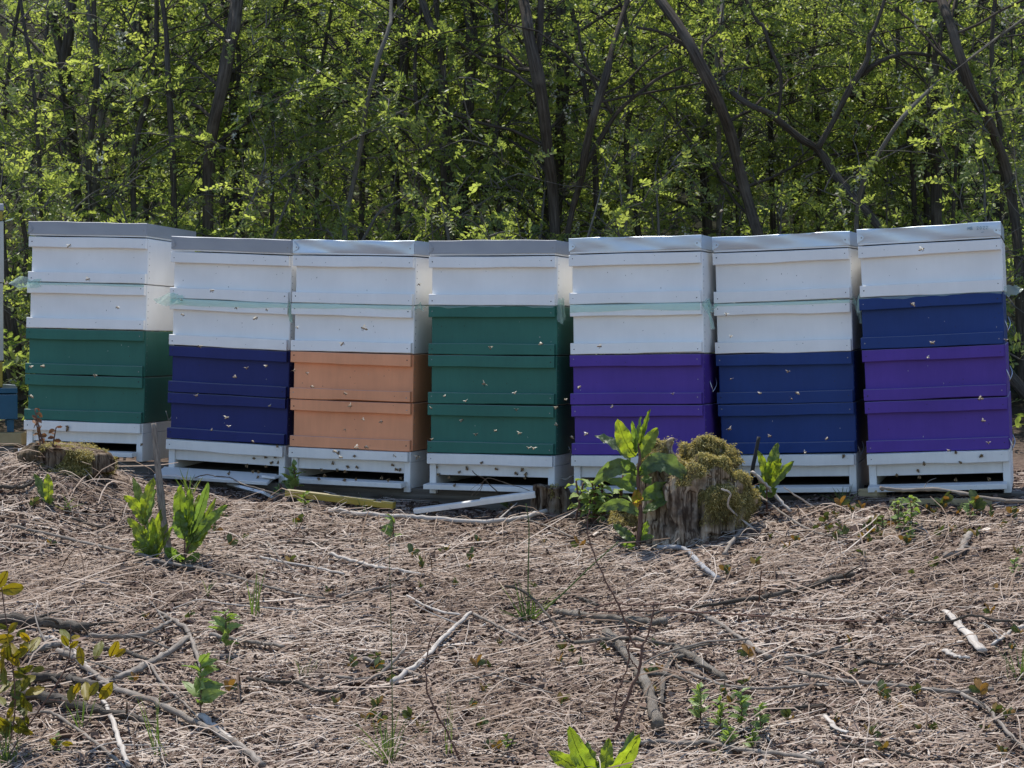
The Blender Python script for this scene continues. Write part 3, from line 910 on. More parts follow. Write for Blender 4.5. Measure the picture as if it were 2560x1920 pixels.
TREES = [
 ('locust_tree', 'dark forked trunk near the left edge, splitting high above the white and green hive', 11.5, [(178, 0, 26), (172, 90, 27), (162, 170, 30), (170, 260, 28), (185, 380, 26), (195, 560, 26)], [[(128, 0, 20), (140, 80, 20), (160, 165, 22)]], 'bark_dark'),
 ('locust_tree', 'thin grey trunk right of the forked dark trunk near the left edge', 10.9, [(225, 60, 14), (245, 190, 16), (255, 300, 18), (245, 400, 18), (232, 560, 20)], [], 'bark_pale'),
 ('locust_tree', 'straight dark trunk above the grey lid of the hive standing apart', 12.5, [(362, 0, 24), (358, 140, 24), (357, 260, 22), (362, 350, 18), (366, 560, 14)], [], 'bark_dark'),
 ('locust_tree', 'strong brown leaning trunk rising behind the navy hive', 9.8, [(592, 0, 34), (575, 110, 32), (555, 220, 32), (530, 330, 30), (522, 420, 30), (520, 590, 30)], [], 'bark_brown'),
 ('locust_tree', 'slender trunk leaning right from behind the brown trunk over the navy hive', 11.6, [(716, 0, 16), (690, 110, 16), (650, 220, 16), (630, 290, 14), (600, 420, 12), (560, 580, 12)], [], 'bark_dark'),
 ('locust_tree', 'grey upright trunk just right of the strong brown leaning trunk', 12.2, [(578, 150, 18), (585, 280, 22), (592, 400, 20), (600, 590, 22)], [], 'bark_dark'),
 ('locust_tree', 'dim trunk deep in the wood between the navy and orange hives', 14.0, [(745, 0, 22), (752, 80, 24), (755, 260, 22), (760, 420, 18), (770, 590, 16)], [], 'bark_dark'),
 ('locust_tree', 'thin pale young tree curving up to the right above the orange hive', 9.4, [(978, 0, 9), (972, 70, 10), (945, 150, 11), (915, 270, 12), (905, 350, 12), (885, 450, 13), (862, 560, 13), (862, 610, 13)], [[(1070, 240, 4), (1010, 275, 5), (960, 300, 6), (918, 330, 7)]], 'bark_pale'),
 ('locust_tree', 'dark trunk behind the right side of the orange hive', 11.0, [(1000, 0, 18), (1010, 120, 22), (1005, 220, 22), (985, 370, 22), (990, 450, 16), (995, 590, 14)], [], 'bark_dark'),
 ('locust_tree', 'trunk bent at the top above the left part of the three green boxes', 10.4, [(1055, 0, 18), (1085, 80, 18), (1105, 150, 16), (1118, 300, 18), (1125, 420, 20), (1128, 600, 22)], [], 'bark_dark'),
 ('locust_tree', 'double stemmed dark trunk above the middle of the hive with three green boxes', 10.8, [(1162, 0, 20), (1175, 110, 22), (1172, 250, 30), (1165, 330, 30), (1160, 450, 28), (1155, 600, 28)], [[(1185, 0, 18), (1183, 110, 20), (1174, 240, 22)], [(1250, 360, 8), (1210, 390, 9), (1165, 415, 10)]], 'bark_dark'),
 ('locust_tree', 'thick ridged trunk leaning left, ending between the green and purple hives', 9.6, [(1308, 0, 28), (1322, 90, 30), (1345, 190, 32), (1360, 290, 30), (1372, 400, 28), (1382, 480, 28), (1390, 610, 28)], [[(1352, 0, 16), (1350, 90, 16), (1345, 130, 16)]], 'bark_brown'),
 ('locust_tree', 'straight dark trunk standing close behind the thick left-leaning ridged trunk', 10.9, [(1400, 0, 26), (1404, 100, 30), (1408, 200, 32), (1402, 320, 32), (1396, 450, 24), (1392, 600, 22)], [[(1475, 90, 8), (1445, 130, 10), (1412, 175, 12)]], 'bark_dark'),
 ('locust_tree', 'forked trunk spreading into a V above the left end of the purple hive', 9.5, [(1540, 90, 14), (1518, 180, 20), (1490, 270, 20), (1465, 370, 20), (1452, 450, 18), (1432, 520, 16), (1415, 600, 14)], [[(1710, 165, 6), (1640, 200, 8), (1560, 265, 10), (1530, 300, 12), (1490, 365, 14), (1455, 425, 15)], [(1445, 60, 6), (1455, 130, 8), (1485, 205, 9), (1530, 285, 9)]], 'bark_brown'),
 ('locust_tree', 'strong trunk leaning left over the purple hive, passing a thin pale stem', 9.2, [(1635, -20, 24), (1700, 70, 26), (1745, 150, 28), (1790, 240, 30), (1825, 330, 28), (1850, 430, 28), (1875, 520, 28), (1900, 600, 28)], [[(1590, 68, 7), (1650, 80, 8), (1700, 105, 10), (1740, 140, 11)]], 'bark_brown'),
 ('locust_tree', 'upright dark trunk behind the crossing of the leaning trunk and pale stem', 11.2, [(1768, 80, 18), (1770, 160, 20), (1765, 300, 22), (1760, 400, 24), (1770, 600, 24)], [], 'bark_dark'),
 ('locust_tree', 'thin pale grey straight stem crossing behind the leaning trunk', 10.3, [(1806, 0, 12), (1798, 90, 13), (1790, 210, 13), (1797, 330, 12), (1797, 600, 12)], [], 'bark_pale'),
 ('locust_tree', 'dark forked tree slanting up left from behind the blue and white hive', 9.5, [(1808, 180, 10), (1815, 215, 12), (1870, 260, 14), (1925, 285, 16), (2000, 345, 18), (2045, 375, 20), (2090, 440, 24), (2140, 500, 24), (2210, 580, 24)], [[(2215, -10, 9), (2175, 90, 12), (2168, 150, 14), (2120, 230, 16), (2085, 300, 14), (2045, 370, 16)], [(2330, 140, 8), (2270, 132, 9), (2220, 145, 10), (2180, 165, 12), (2150, 190, 13)], [(1865, 0, 9), (1905, 60, 9), (1930, 130, 9), (1952, 190, 9), (1948, 270, 8), (1940, 295, 7)]], 'bark_dark'),
 ('locust_tree', 'slim pale sapling arching right above the gap before the last hive', 9.0, [(2420, 150, 7), (2340, 210, 9), (2260, 290, 10), (2205, 370, 11), (2160, 450, 11), (2142, 540, 11), (2142, 620, 11)], [], 'bark_pale'),
 ('locust_tree', 'straight grey trunk above the middle of the leaning blue and purple hive', 10.8, [(2340, 0, 22), (2345, 100, 20), (2332, 200, 24), (2330, 300, 26), (2340, 400, 28), (2340, 600, 28)], [], 'bark_dark'),
 ('locust_tree', 'thin dark trunk touching the left side of the straight grey trunk', 11.6, [(2316, 200, 10), (2318, 330, 14), (2316, 460, 15), (2318, 600, 16)], [], 'bark_dark'),
 ('locust_tree', 'strong trunk leaning left beyond the right end of the hive row', 9.3, [(2350, -10, 22), (2375, 60, 24), (2400, 140, 24), (2430, 230, 26), (2475, 310, 26), (2510, 410, 28), (2530, 500, 26), (2545, 620, 26), (2552, 760, 26)], [], 'bark_brown'),
 ('locust_tree', 'dim thin trunk between the straight grey and the right leaning trunk', 12.0, [(2418, 250, 10), (2405, 380, 14), (2400, 560, 16)], [], 'bark_dark'),
 ('locust_tree', 'dim upright trunk deep in the wood above the blue and white hive', 13.0, [(1985, 60, 16), (1975, 130, 18), (1978, 230, 14), (1990, 560, 12)], [], 'bark_dark'),
 ('locust_tree', 'thick leaning trunk foot seen between the left edge hive and the green one', 9.0, [(-6, 420, 22), (-2, 560, 26), (8, 700, 32), (28, 850, 42), (52, 985, 52)], [[(42, 480, 10), (58, 560, 11), (66, 640, 10), (40, 760, 12), (25, 840, 14)]], 'bark_brown'),
]
for q, t in enumerate(TREES):
    big = max(p[2] for p in t[3]) > 22
    tree(t[0], t[1], 9.1 + (t[2] - 9.0) * 0.36, t[3], t[4], t[5], nl=9 if t[2] < 10.6 else 11 if big else 9, per=42, away=1.0, seed=q, tint=0.38 + 0.25 * random.random(), group='black locust trees of the wood behind the hives', blossom=0.16, Lr=(0.45, 1.35))

# background trunks that nothing tells apart
r = np.random.default_rng(55)
for q in range(46):
    Y = r.uniform(10.4, 15) if q % 2 else r.uniform(9.5, 10.2); px = -40 + 2640 * (q + r.uniform(.1, .9)) / 46; w = r.uniform(11, 25) if q % 2 else r.uniform(9, 19); ln = r.normal(0, 32)
    pts = [(px + ln, -10, w * .8), (px + ln * .6 + r.normal(0, 10), 180, w * .9), (px + r.normal(0, 8), 380, w), (px - ln * .2, 590, w * 1.05)]
    tree('locust_tree', 'thin dark tree deep in the shaded wood behind the hives', Y, pts, [], 'bark_dark', nl=13 if q % 2 else 7, per=38, away=1.0, seed=200 + q, tint=0.42 + 0.22 * random.random(), group='thin trees deep in the wood', blossom=0.14, Lr=(0.5, 1.5))
# leafy saplings along the edge of the wood
for q in range(24):
    Y = r.uniform(8.9, 10.6); px = -60 + 2700 * (q + 0.5) / 24 + r.normal(0, 30); w = r.uniform(5, 9); ln = r.normal(0, 70)
    pts = [(px + ln, r.uniform(370, 500), w * .5), (px + ln * .5, 530, w * .8), (px, 620, w)]
    tree('locust_sapling', 'leafy young locust sapling at the edge of the wood', Y, pts, [], 'bark_pale', nl=15, per=28, seed=300 + q, tint=0.5 + 0.25 * random.random(), group='saplings at the edge of the wood', blossom=0.08, top=0.5, low=0.15, Lr=(0.3, 0.75), cat='sapling')

# far wood that reads as one mass
def far_woods():
    r = np.random.default_rng(77)
    n = 14000
    Y = r.uniform(13, 34, n); X = r.uniform(-1, 1, n) * (Y * 0.30 + 2)
    g = G(X, Y)
    Z = g + r.uniform(0.1, 1, n) ** 1.2 * 6.5
    keep = Z < EYE + Y * 0.17 + 0.4
    org = np.stack([X, Y, Z], 1)[keep]
    org += 0.35 * np.sin(org[:, [1, 2, 0]] * 5.1) + 0.25 * np.sin(org[:, [2, 0, 1]] * 9.7)
    n = len(org)
    dr = r.normal(0, 1, (n, 3)); dr[:, 2] *= 0.4
    V, Fs, T = compound(org, dr, r.uniform(0.2, 0.32, n), np.clip(r.normal(0.42, 0.18, n), 0, 1), r, pairs=4)
    ac = Acc(); ac.add(V, Fs, T)
    tk = Acc()
    for q in range(170):
        y = r.uniform(14, 34); x = r.uniform(-1, 1) * (y * 0.29 + 2); z = float(G(x, y))
        P = catmull([(x, y, z - .1), (x + r.normal(0, .15), y, z + 3), (x + r.normal(0, .4), y, z + 7)], 8)
        v, f, uv = tube(P, np.linspace(r.uniform(.05, .11), .03, 8), 7, 0.03, q, False); tk.add(v, f, 0.0, uv)
    nL = ac.n
    V = np.concatenate([np.concatenate(ac.V), np.concatenate(tk.V)])
    Fq = np.concatenate([np.concatenate(ac.F), np.concatenate(tk.F) + nL])
    mi = np.concatenate([np.zeros(sum(len(f) for f in ac.F)), np.ones(sum(len(f) for f in tk.F))])
    o = mesh_np('far_woods', V, Fq, [M['leaf'], M['bark_dark']], None, np.concatenate([np.concatenate(ac.T), np.concatenate(tk.T)]), False, None, mi)
    tag(o, 'far wood of locust trees filling the slope behind', 'wood', kind='stuff')
far_woods()

# undergrowth on the floor of the wood
def undergrowth():
    r = np.random.default_rng(78); n = 2600
    Y = r.uniform(8.2, 14, n); X = r.uniform(-1, 1, n) * (Y * 0.27 + 0.8)
    org = np.stack([X, Y, G(X, Y) + r.uniform(0.02, 0.35, n)], 1)
    dr = r.normal(0, 1, (n, 3)); dr[:, 2] = abs(dr[:, 2]) * .6
    V, Fs, T = compound(org, dr, r.uniform(0.12, 0.22, n), np.clip(r.normal(0.5, 0.18, n), 0, 1), r, pairs=4)
    o = mesh_np('undergrowth', V, Fs, M['leaf'], None, T)
    tag(o, 'low green undergrowth on the floor of the wood', 'undergrowth', kind='stuff')
undergrowth()

STICKS = []
# ------------------------------------------------------------------ sticks and branches
def stick(name, label, pts, w0, w1, m='stick_grey', off=(0, 1150), s=2.155, h=None, cat='stick', side=(), seed=None, flat=1.0, knob=0.06):
    """pts: view pixels; each is put on the ground (or h metres above it)"""
    seed = seed if seed is not None else int(abs(hash_(label)) % 9999)
    r = np.random.default_rng(seed)
    def conv(P, hh=None, w=8):
        out = []
        for i, p in enumerate(P):
            x, y = off[0] + p[0] / s, off[1] + p[1] / s
            g = onground(x, min(y, 2050), 0.004 + (hh[i] if hh else 0))
            out.append(g)
        return np.array([list(q) for q in out])
    P = conv(pts, h)
    d = P[:, 1]; k = len(P)
    Rr = np.interp(np.arange(k), [0, k - 1], [w0 / s, w1 / s]) / F * d / 2
    P[:, 2] += Rr * 0.72 * flat + 0.008
    n = max(14, k * 5)
    if off == R5: Rr = Rr * .84
    C = catmull(P, n); C[1:-1] += r.normal(0, 1, (n - 2, 3)) * np.interp(np.arange(1, n - 1), [0, n], [Rr[0], Rr[-1]])[:, None] * 0.22
    RC = np.interp(np.linspace(0, k - 1, n), np.arange(k), Rr) * (1 + knob * r.normal(0, 1, n))
    ac = Acc()
    STICKS.append(np.column_stack([C[:, :2], RC]))
    v, f, uv = tube(C, RC, 10, 0.05, seed)
    if flat != 1.0:
        gz = np.repeat(np.concatenate([[C[0, 2]], C[:, 2], [C[-1, 2]]]), 10)
        v[:, 2] = gz + (v[:, 2] - gz) * flat
    ac.add(v, f, 0.5, uv)
    if name in ('branch', 'log') and not side and m != 'blue_grey':      # snapped side shoots
        for q in range(int(r.integers(2, 6))):
            i = int(r.integers(2, n - 2)); td = C[min(i + 1, n - 1)] - C[i - 1]; td /= np.linalg.norm(td) + 1e-9
            pd = np.cross(td, [0, 0, 1.0]) * r.choice([-1, 1]); pd /= np.linalg.norm(pd) + 1e-9
            dv = td * r.uniform(.2, .9) + pd + np.array([0, 0, r.uniform(.0, .7)]); dv /= np.linalg.norm(dv)
            ln = r.uniform(.015, .05) if r.random() < .6 else r.uniform(.06, .16)
            Q = catmull([C[i], C[i] + dv * ln * .5 + r.normal(0, .004, 3), C[i] + dv * ln + np.array([0, 0, -.004])], 6)
            v2, f2, uv2 = tube(Q, np.linspace(RC[i] * r.uniform(.3, .5), max(.0008, RC[i] * .16), 6), 6, .04, q); ac.add(v2, f2, .5, uv2)
    for (pp, a0, a1, hh) in side:
        Q = conv(pp, hh); k2 = len(Q)
        CQ = catmull(Q, k2 * 4)
        RQ = np.linspace(a0, a1, k2 * 4) / s / F * Q[:, 1].mean() / 2
        v, f, uv = tube(CQ, RQ, 7, 0.04, seed + 3); ac.add(v, f, 0.5, uv)
    o = ac.make(name, M[m], None, True, tuple(C[len(C) // 2]))
    return tag(o, label, cat)

def hash_(sx):
    v = 7
    for c in sx: v = (v * 31 + ord(c)) % 1000003
    return v

R5, R6, R7 = (0, 1150), (850, 1150), (1700, 1150)
ST = [
 ('branch', 'long grey pole lying below the two dock plants', [(60, 375), (300, 430), (560, 490), (750, 530), (900, 575), (1150, 620), (1400, 690), (1600, 745), (1750, 765)], 22, 15, 'stick_grey', R5),
 ('twig', 'thin twig at the left edge under the long grey pole', [(0, 470), (120, 530), (260, 520), (380, 510)], 9, 5, 'stick_grey', R5),
 ('twig', 'thin straight twig left of the upright stake', [(340, 290), (480, 310), (640, 330), (700, 350)], 8, 6, 'stick_grey', R5),
 ('branch', 'dark crooked branch at the left edge below the mossy low stump', [(-20, 165), (90, 172), (150, 155), (195, 120)], 26, 20, 'stick_dark', R5),
 ('branch', 'half buried dark branch left of the dock plant by the stake', [(390, 335), (520, 378), (620, 385), (700, 388)], 18, 14, 'stick_dark', R5),
 ('log', 'thick dark barked log behind the yellow leaves at the left edge', [(-40, 905), (150, 905), (300, 918), (480, 940)], 74, 60, 'stick_dark', R5),
 ('branch', 'grey branch continuing right from the end of the dark barked log', [(480, 975), (620, 980), (760, 970), (860, 930), (925, 890)], 34, 26, 'stick_grey', R5),
 ('branch', 'crooked pale branch bending down between the two weed seedlings', [(850, 840), (930, 890), (1000, 930), (1040, 1010), (1070, 1110), (1110, 1190)], 24, 32, 'stick_grey', R5),
 ('branch', 'thick rough branch slanting down left through the branch heap', [(1010, 990), (920, 1060), (830, 1110), (720, 1170), (620, 1210), (520, 1250)], 38, 44, 'stick_grey', R5),
 ('branch', 'short dark branch right of the yellow leaves', [(560, 1040), (640, 1050), (720, 1072), (800, 1102)], 26, 24, 'stick_dark', R5),
 ('branch', 'pale smooth branch curving down under the yellow leaves', [(220, 975), (310, 1000), (400, 1060), (460, 1130), (500, 1190)], 28, 30, 'stick_pale', R5),
 ('branch', 'stout grey branch end among the yellow leaves', [(90, 1095), (220, 1045), (320, 1022)], 46, 40, 'stick_grey', R5),
 ('branch', 'longest pole of the branch heap running to the bottom edge', [(310, 1060), (420, 1110), (500, 1180), (620, 1260), (780, 1310), (900, 1370), (1000, 1420), (1150, 1490), (1300, 1580), (1420, 1680)], 40, 42, 'stick_grey', R5),
 ('log', 'dark log lying under the long pole in the branch heap', [(120, 1290), (300, 1330), (480, 1375), (650, 1410), (830, 1455)], 70, 46, 'stick_dark', R5),
 ('branch', 'pale straight stick crossing the bottom of the branch heap', [(550, 1310), (600, 1420), (650, 1560), (690, 1680)], 28, 36, 'stick_pale', R5),
 ('branch', 'grey bent stick running to the bottom edge near the left corner', [(160, 1392), (270, 1385), (380, 1450), (500, 1540), (620, 1640), (680, 1700)], 18, 26, 'stick_grey', R5),
 ('twig', 'thin dark twig lying across the long pole of the heap', [(800, 1110), (850, 1190), (930, 1280), (1010, 1350), (1080, 1430), (1130, 1480)], 20, 12, 'stick_grey', R5),
 ('split_board', 'pale broken slab lying right of the long pole at the bottom', [(1080, 1400), (1180, 1480), (1280, 1560), (1400, 1640)], 60, 40, 'stick_pale', R5),
 ('log', 'short dark log in the heap behind the longest pole', [(170, 1210), (300, 1212), (420, 1230), (540, 1260)], 60, 50, 'stick_dark', R5),
 ('branch', 'dark knotty branch under the two weed seedlings', [(1330, 1200), (1480, 1225), (1600, 1225), (1700, 1265), (1853, 1278)], 24, 22, 'stick_dark', R5),
 ('branch', 'half hidden branch behind the taller weed seedling', [(1130, 965), (1250, 990), (1400, 1012), (1530, 1030)], 26, 22, 'stick_grey', R5),
 ('twig', 'short twig slanting upward in the middle left of the litter', [(1560, 462), (1600, 400), (1660, 300)], 8, 5, 'stick_red', R5, (0, 0.03, 0.09)),
 ('twig', 'curved twig right of the grass shoots below the pole', [(1440, 460), (1510, 550), (1580, 610), (1640, 640)], 10, 8, 'stick_grey', R5, (0.03, 0.015, 0, 0)),
 ('branch', 'bleached stick under the short upward slanting twig', [(1400, 540), (1550, 575), (1700, 600), (1853, 635)], 14, 16, 'stick_pale', R5),
 ('twig', 'thin twig meeting the end of the long grey pole', [(1990, 775), (1853, 792), (1750, 812), (1620, 825), (1590, 850)], 14, 9, 'stick_grey', R5),
 ('twig', 'dark twig above the bleached stick in the litter', [(1550, 460), (1700, 470), (1800, 445), (1900, 455)], 12, 9, 'stick_dark', R5),
 ('twig', 'long thin bowed stalk above the weed seedlings', [(930, 820), (1010, 790), (1080, 770), (1200, 790), (1400, 812), (1600, 828)], 7, 9, 'stick_pale', R5),
 ('branch', 'long bleached curved stick in front of the hive with three green boxes', [(-60, 296), (0, 297), (150, 315), (350, 325), (500, 340), (700, 355), (850, 352), (1000, 330), (1110, 298)], 24, 26, 'stick_pale', R6),
 ('branch', 'bleached stick with a dark end left of the middle', [(-60, 528), (60, 560), (200, 595), (330, 615), (450, 638)], 20, 14, 'stick_pale', R6),
 ('branch', 'straight grey stick pointing right above the bare left stem', [(-20, 760), (120, 730), (220, 710), (325, 693)], 18, 15, 'stick_grey', R6),
 ('branch', 'pale branch slanting up right in the lower middle', [(705, 845), (620, 920), (540, 1000), (470, 1080), (390, 1150), (280, 1225)], 20, 32, 'stick_pale', R6),
 ('branch', 'grey stick crossing the foot of the pale slanting branch', [(130, 1095), (230, 1130), (340, 1160), (440, 1195)], 22, 20, 'stick_grey', R6),
 ('branch', 'thin pale stick leading to the top of the pale slanting branch', [(360, 750), (450, 800), (550, 840), (650, 857)], 11, 15, 'stick_pale', R6),
 ('branch', 'grey stick running down right from the top of the pale slanting branch', [(720, 850), (820, 900), (930, 960), (1020, 1005)], 16, 13, 'stick_grey', R6),
 ('branch', 'arched bare branch rising beside the grass tuft in the middle', [(885, 702), (960, 715), (1030, 760), (1080, 810), (1130, 870), (1180, 940), (1250, 1005)], 17, 12, 'stick_dark', R6, (0.07, 0.065, 0.05, 0.04, 0.03, 0.015, 0.0)),
 ('branch', 'lichen spotted stick lying level below the cut pale log', [(1265, 1010), (1400, 995), (1550, 985), (1650, 1000), (1750, 1015), (1900, 1035)], 24, 18, 'lichen', R6, (0.01, 0.02, 0.025, 0.02, 0.01, 0)),
 ('log', 'cut pale log with a sawn end in the middle of the litter', [(1160, 842), (1300, 865), (1450, 882), (1600, 897), (1755, 908)], 34, 44, 'lichen', R6),
 ('log', 'thick lichen covered branch running down towards the bottom dock plant', [(1430, 960), (1500, 1030), (1580, 1130), (1640, 1230), (1680, 1340), (1710, 1475)], 44, 68, 'lichen', R6),
 ('twig', 'thin stick leaning towards the foot of the big stump', [(905, 308), (1030, 345), (1150, 385), (1270, 440), (1390, 478)], 7, 12, 'stick_grey', R6),
 ('twig', 'thin dark twig lying level in front of the bleached curved stick', [(480, 492), (620, 497), (760, 482), (860, 445), (990, 440)], 9, 7, 'stick_dark', R6),
 ('twig', 'upper reddish twig right of the bare thorny sapling', [(1365, 822), (1440, 795), (1500, 790), (1560, 800), (1750, 795), (1900, 765)], 9, 8, 'stick_red', R6, (0.02, .03, .03, .03, .03, .03)),
 ('twig', 'lower reddish twig passing behind the bare thorny sapling', [(1330, 830), (1500, 835), (1700, 832), (1853, 838), (2100, 850), (2350, 870), (2600, 885), (2850, 890)], 10, 8, 'stick_red', R6, (0.015,) * 8),
 ('branch', 'short dark stick above the cut pale log', [(1210, 740), (1300, 765), (1390, 808)], 14, 20, 'stick_dark', R6),
 ('branch', 'grey forked stick at the foot of the bare left stem', [(-20, 1190), (100, 1205), (190, 1190), (260, 1140), (345, 1045)], 16, 18, 'stick_grey', R6, (0, 0, 0, .015, .04)),
 ('twig', 'thin twig running down right in the lower middle', [(860, 1190), (1000, 1232), (1150, 1280)], 12, 8, 'stick_grey', R6),
 ('twig', 'thin twig pointing up right in the lower middle', [(610, 1218), (760, 1190), (905, 1152)], 10, 12, 'stick_grey', R6),
 ('twig', 'dark curved twig at the bottom edge left of the bottom dock plant', [(830, 1655), (900, 1590), (945, 1505)], 13, 8, 'stick_dark', R6, (0, .01, .04)),
 ('branch', 'smooth grey branch along the bottom edge right of the bottom dock plant', [(1590, 1552), (1700, 1545), (1853, 1556), (1990, 1548), (2110, 1582), (2250, 1602), (2450, 1622), (2600, 1670)], 26, 26, 'stick_grey', R6),
 ('twig', 'grey twig rising right from the lichen branch', [(1620, 1130), (1690, 1085), (1760, 1058), (1860, 1030), (1990, 1000), (2200, 985)], 10, 10, 'stick_grey', R6, (.01, .03, .04, .04, .03, .01)),
 ('branch', 'crusted lichen stub beside the thick lichen branch', [(1850, 1085), (1790, 1100), (1745, 1200), (1735, 1340)], 30, 24, 'lichen', R6),
 ('branch', 'dark bark covered branch right of the stump in the open litter', [(60, 820), (250, 790), (450, 760), (650, 720), (800, 675), (935, 645)], 18, 34, 'stick_dark', R7),
 ('branch', 'pale stick slanting down right of the cut pale log', [(60, 830), (200, 900), (300, 970), (400, 1040), (485, 1092)], 22, 26, 'stick_grey', R7),
 ('branch', 'long grey branch lying across the lower right', [(570, 1145), (700, 1180), (850, 1210), (1000, 1225), (1200, 1245), (1400, 1270), (1550, 1275), (1690, 1262)], 20, 26, 'stick_grey', R7),
 ('branch', 'branch running down to the right edge from the long grey branch', [(1515, 1285), (1650, 1360), (1720, 1440), (1790, 1520), (1900, 1620)], 22, 20, 'stick_grey', R7),
 ('branch', 'lichen grey branch left of the long grey branch in the lower right', [(-20, 1050), (100, 1115), (240, 1210)], 50, 36, 'lichen', R7),
 ('branch', 'curved grey stick passing under the lichen grey branch', [(-20, 1130), (100, 1190), (250, 1240), (400, 1255), (550, 1250), (700, 1235), (800, 1237)], 18, 16, 'stick_grey', R7),
 ('twig', 'thin straight stick above the pale slanting stick at right of middle', [(-10, 1045), (120, 1005), (280, 990), (395, 990)], 14, 8, 'stick_grey', R7),
 ('branch', 'short dark stick beside the green weed clump at the lower right', [(470, 1378), (600, 1365), (785, 1348)], 24, 18, 'stick_dark', R7),
 ('split_board', 'pale weathered split board near the right edge', [(1425, 835), (1500, 900), (1560, 970), (1630, 1055)], 36, 60, 'stick_pale', R7),
 ('split_board', 'pale curled piece of wood left of the split board', [(1420, 1050), (1480, 1078), (1560, 1090)], 40, 34, 'stick_pale', R7),
 ('branch', 'pale knotty root end at the right', [(1560, 430), (1535, 470), (1510, 520), (1420, 545)], 36, 30, 'stick_grey', R7),
 ('branch', 'long bare twig lying in front of the leaning blue and purple hive', [(1080, 172), (1200, 185), (1350, 180), (1500, 195), (1650, 230), (1900, 250)], 20, 20, 'stick_grey', R7, (0.07, .05, .05, .04, .03, .02)),
 ('split_board', 'pale split lath leaning down right from behind the big stump', [(385, 80), (450, 140), (520, 215), (595, 298)], 26, 24, 'stick_pale', R7, (.13, .09, .045, 0)),
 ('branch', 'grey branch running down right from behind the big stump', [(400, 195), (480, 250), (600, 340), (740, 410), (900, 438)], 14, 10, 'stick_grey', R7, (.05, .03, .01, 0, 0)),
 ('twig', 'crooked pale twig in front of the mossy side of the stump', [(222, 175), (272, 200), (258, 260), (300, 312), (395, 390)], 9, 13, 'stick_pale', R7, (.15, .13, .09, .05, 0)),
 ('twig', 'dark thorny twig across the litter near the right edge', [(1150, 870), (1300, 895), (1450, 890), (1580, 860), (1700, 885), (1900, 895)], 12, 14, 'stick_dark', R7, (0, .01, .02, .03, .02, .02)),
 ('branch', 'short pale branch in front of the right foot of the stump', [(340, 390), (290, 450), (235, 535)], 20, 24, 'stick_grey', R7),
 ('branch', 'blue grey broken branch in the shade in front of the stump', [(-120, 492), (0, 497), (60, 530), (120, 600), (205, 662)], 24, 30, 'blue_grey', R7),
 ('twig', 'thin dead stalk standing right of the blue grey branch', [(438, 615), (425, 785)], 6, 8, 'stick_red', R7, (.16, 0)),
 ('branch', 'dark stub with a thin tip in the lower right litter', [(960, 1135), (1010, 1110), (1080, 1122), (1200, 1120)], 28, 10, 'stick_dark', R7),
 ('branch', 'grey stick left of the curled pale wood at right', [(560, 1090), (700, 1075), (780, 1055), (880, 1028)], 18, 16, 'stick_grey', R7),
 ('branch', 'split grey stick at the right edge beside the split board', [(1680, 1020), (1780, 952), (1900, 905)], 16, 24, 'stick_pale', R7),
 ('twig', 'thin pale twig leaning up between the last two hives', [(560, 165), (640, 220), (720, 270)], 7, 10, 'stick_pale', R7, (.10, .05, 0)),
 ('split_board', 'pale wood chip above the bottom branch at right', [(780, 1400), (850, 1475), (905, 1492)], 28, 34, 'stick_pale', R7),
 ('twig', 'thin long twig in the bottom right corner', [(870, 1552), (1000, 1572), (1120, 1582), (1300, 1640)], 14, 9, 'stick_dark', R7),
 ('twig', 'bare twig lying in front of the landing board of the navy hive', [(300, 235), (360, 212), (430, 198), (500, 210), (560, 217), (655, 230), (720, 265), (800, 300), (900, 325), (1010, 360), (1180, 408)], 9, 16, 'stick_grey', (400, 1140), (.015, .03, .05, .055, .05, .05, .045, .04, .03, .02, 0)),
 ('twig', 'grey broken stick lying on top of the small bark stump', [(1790, 575), (1850, 545), (1920, 560), (1990, 520), (2010, 545), (2060, 570)], 20, 18, 'stick_pale', (980, 1080), (.08, .085, .08, .09, .08, .07)),
 ('twig', 'bare dark branching twig standing before the hive with three green boxes', [(888, 460), (930, 505), (1010, 545), (1090, 625), (1160, 690), (1230, 760), (1330, 880)], 9, 14, 'stick_dark', (980, 1080), (.19, .17, .14, .10, .07, .035, 0), 'F'),
]
for t in ST:
    name, label, pts, w0, w1, m, off = t[:7]
    h = t[7] if len(t) > 7 else None
    s = 3.687 if off == (400, 1140) else 4.424 if off == (980, 1080) else 2.155
    side = ()
    if len(t) > 8:
        side = (([(1010, 545), (970, 620), (890, 690), (835, 760)], 7, 4, (.14, .11, .08, .05)), ([(1010, 545), (980, 640), (900, 730)], 7, 4, (.14, .10, .06)),
                ([(1010, 545), (1070, 510), (1200, 545), (1300, 580), (1420, 610), (1520, 650)], 8, 7, (.14, .15, .13, .12, .11, .09)), ([(1000, 560), (930, 590), (870, 640)], 5, 3, (.135, .12, .10)))
    stick(name, label, pts, w0, w1, m, off, s, h, 'log' if name == 'log' else 'board' if name == 'split_board' else 'twig' if name == 'twig' else 'branch', side, flat=0.45 if name == 'split_board' else 1.0, knob=0.05 if m == 'stick_pale' else 0.10)

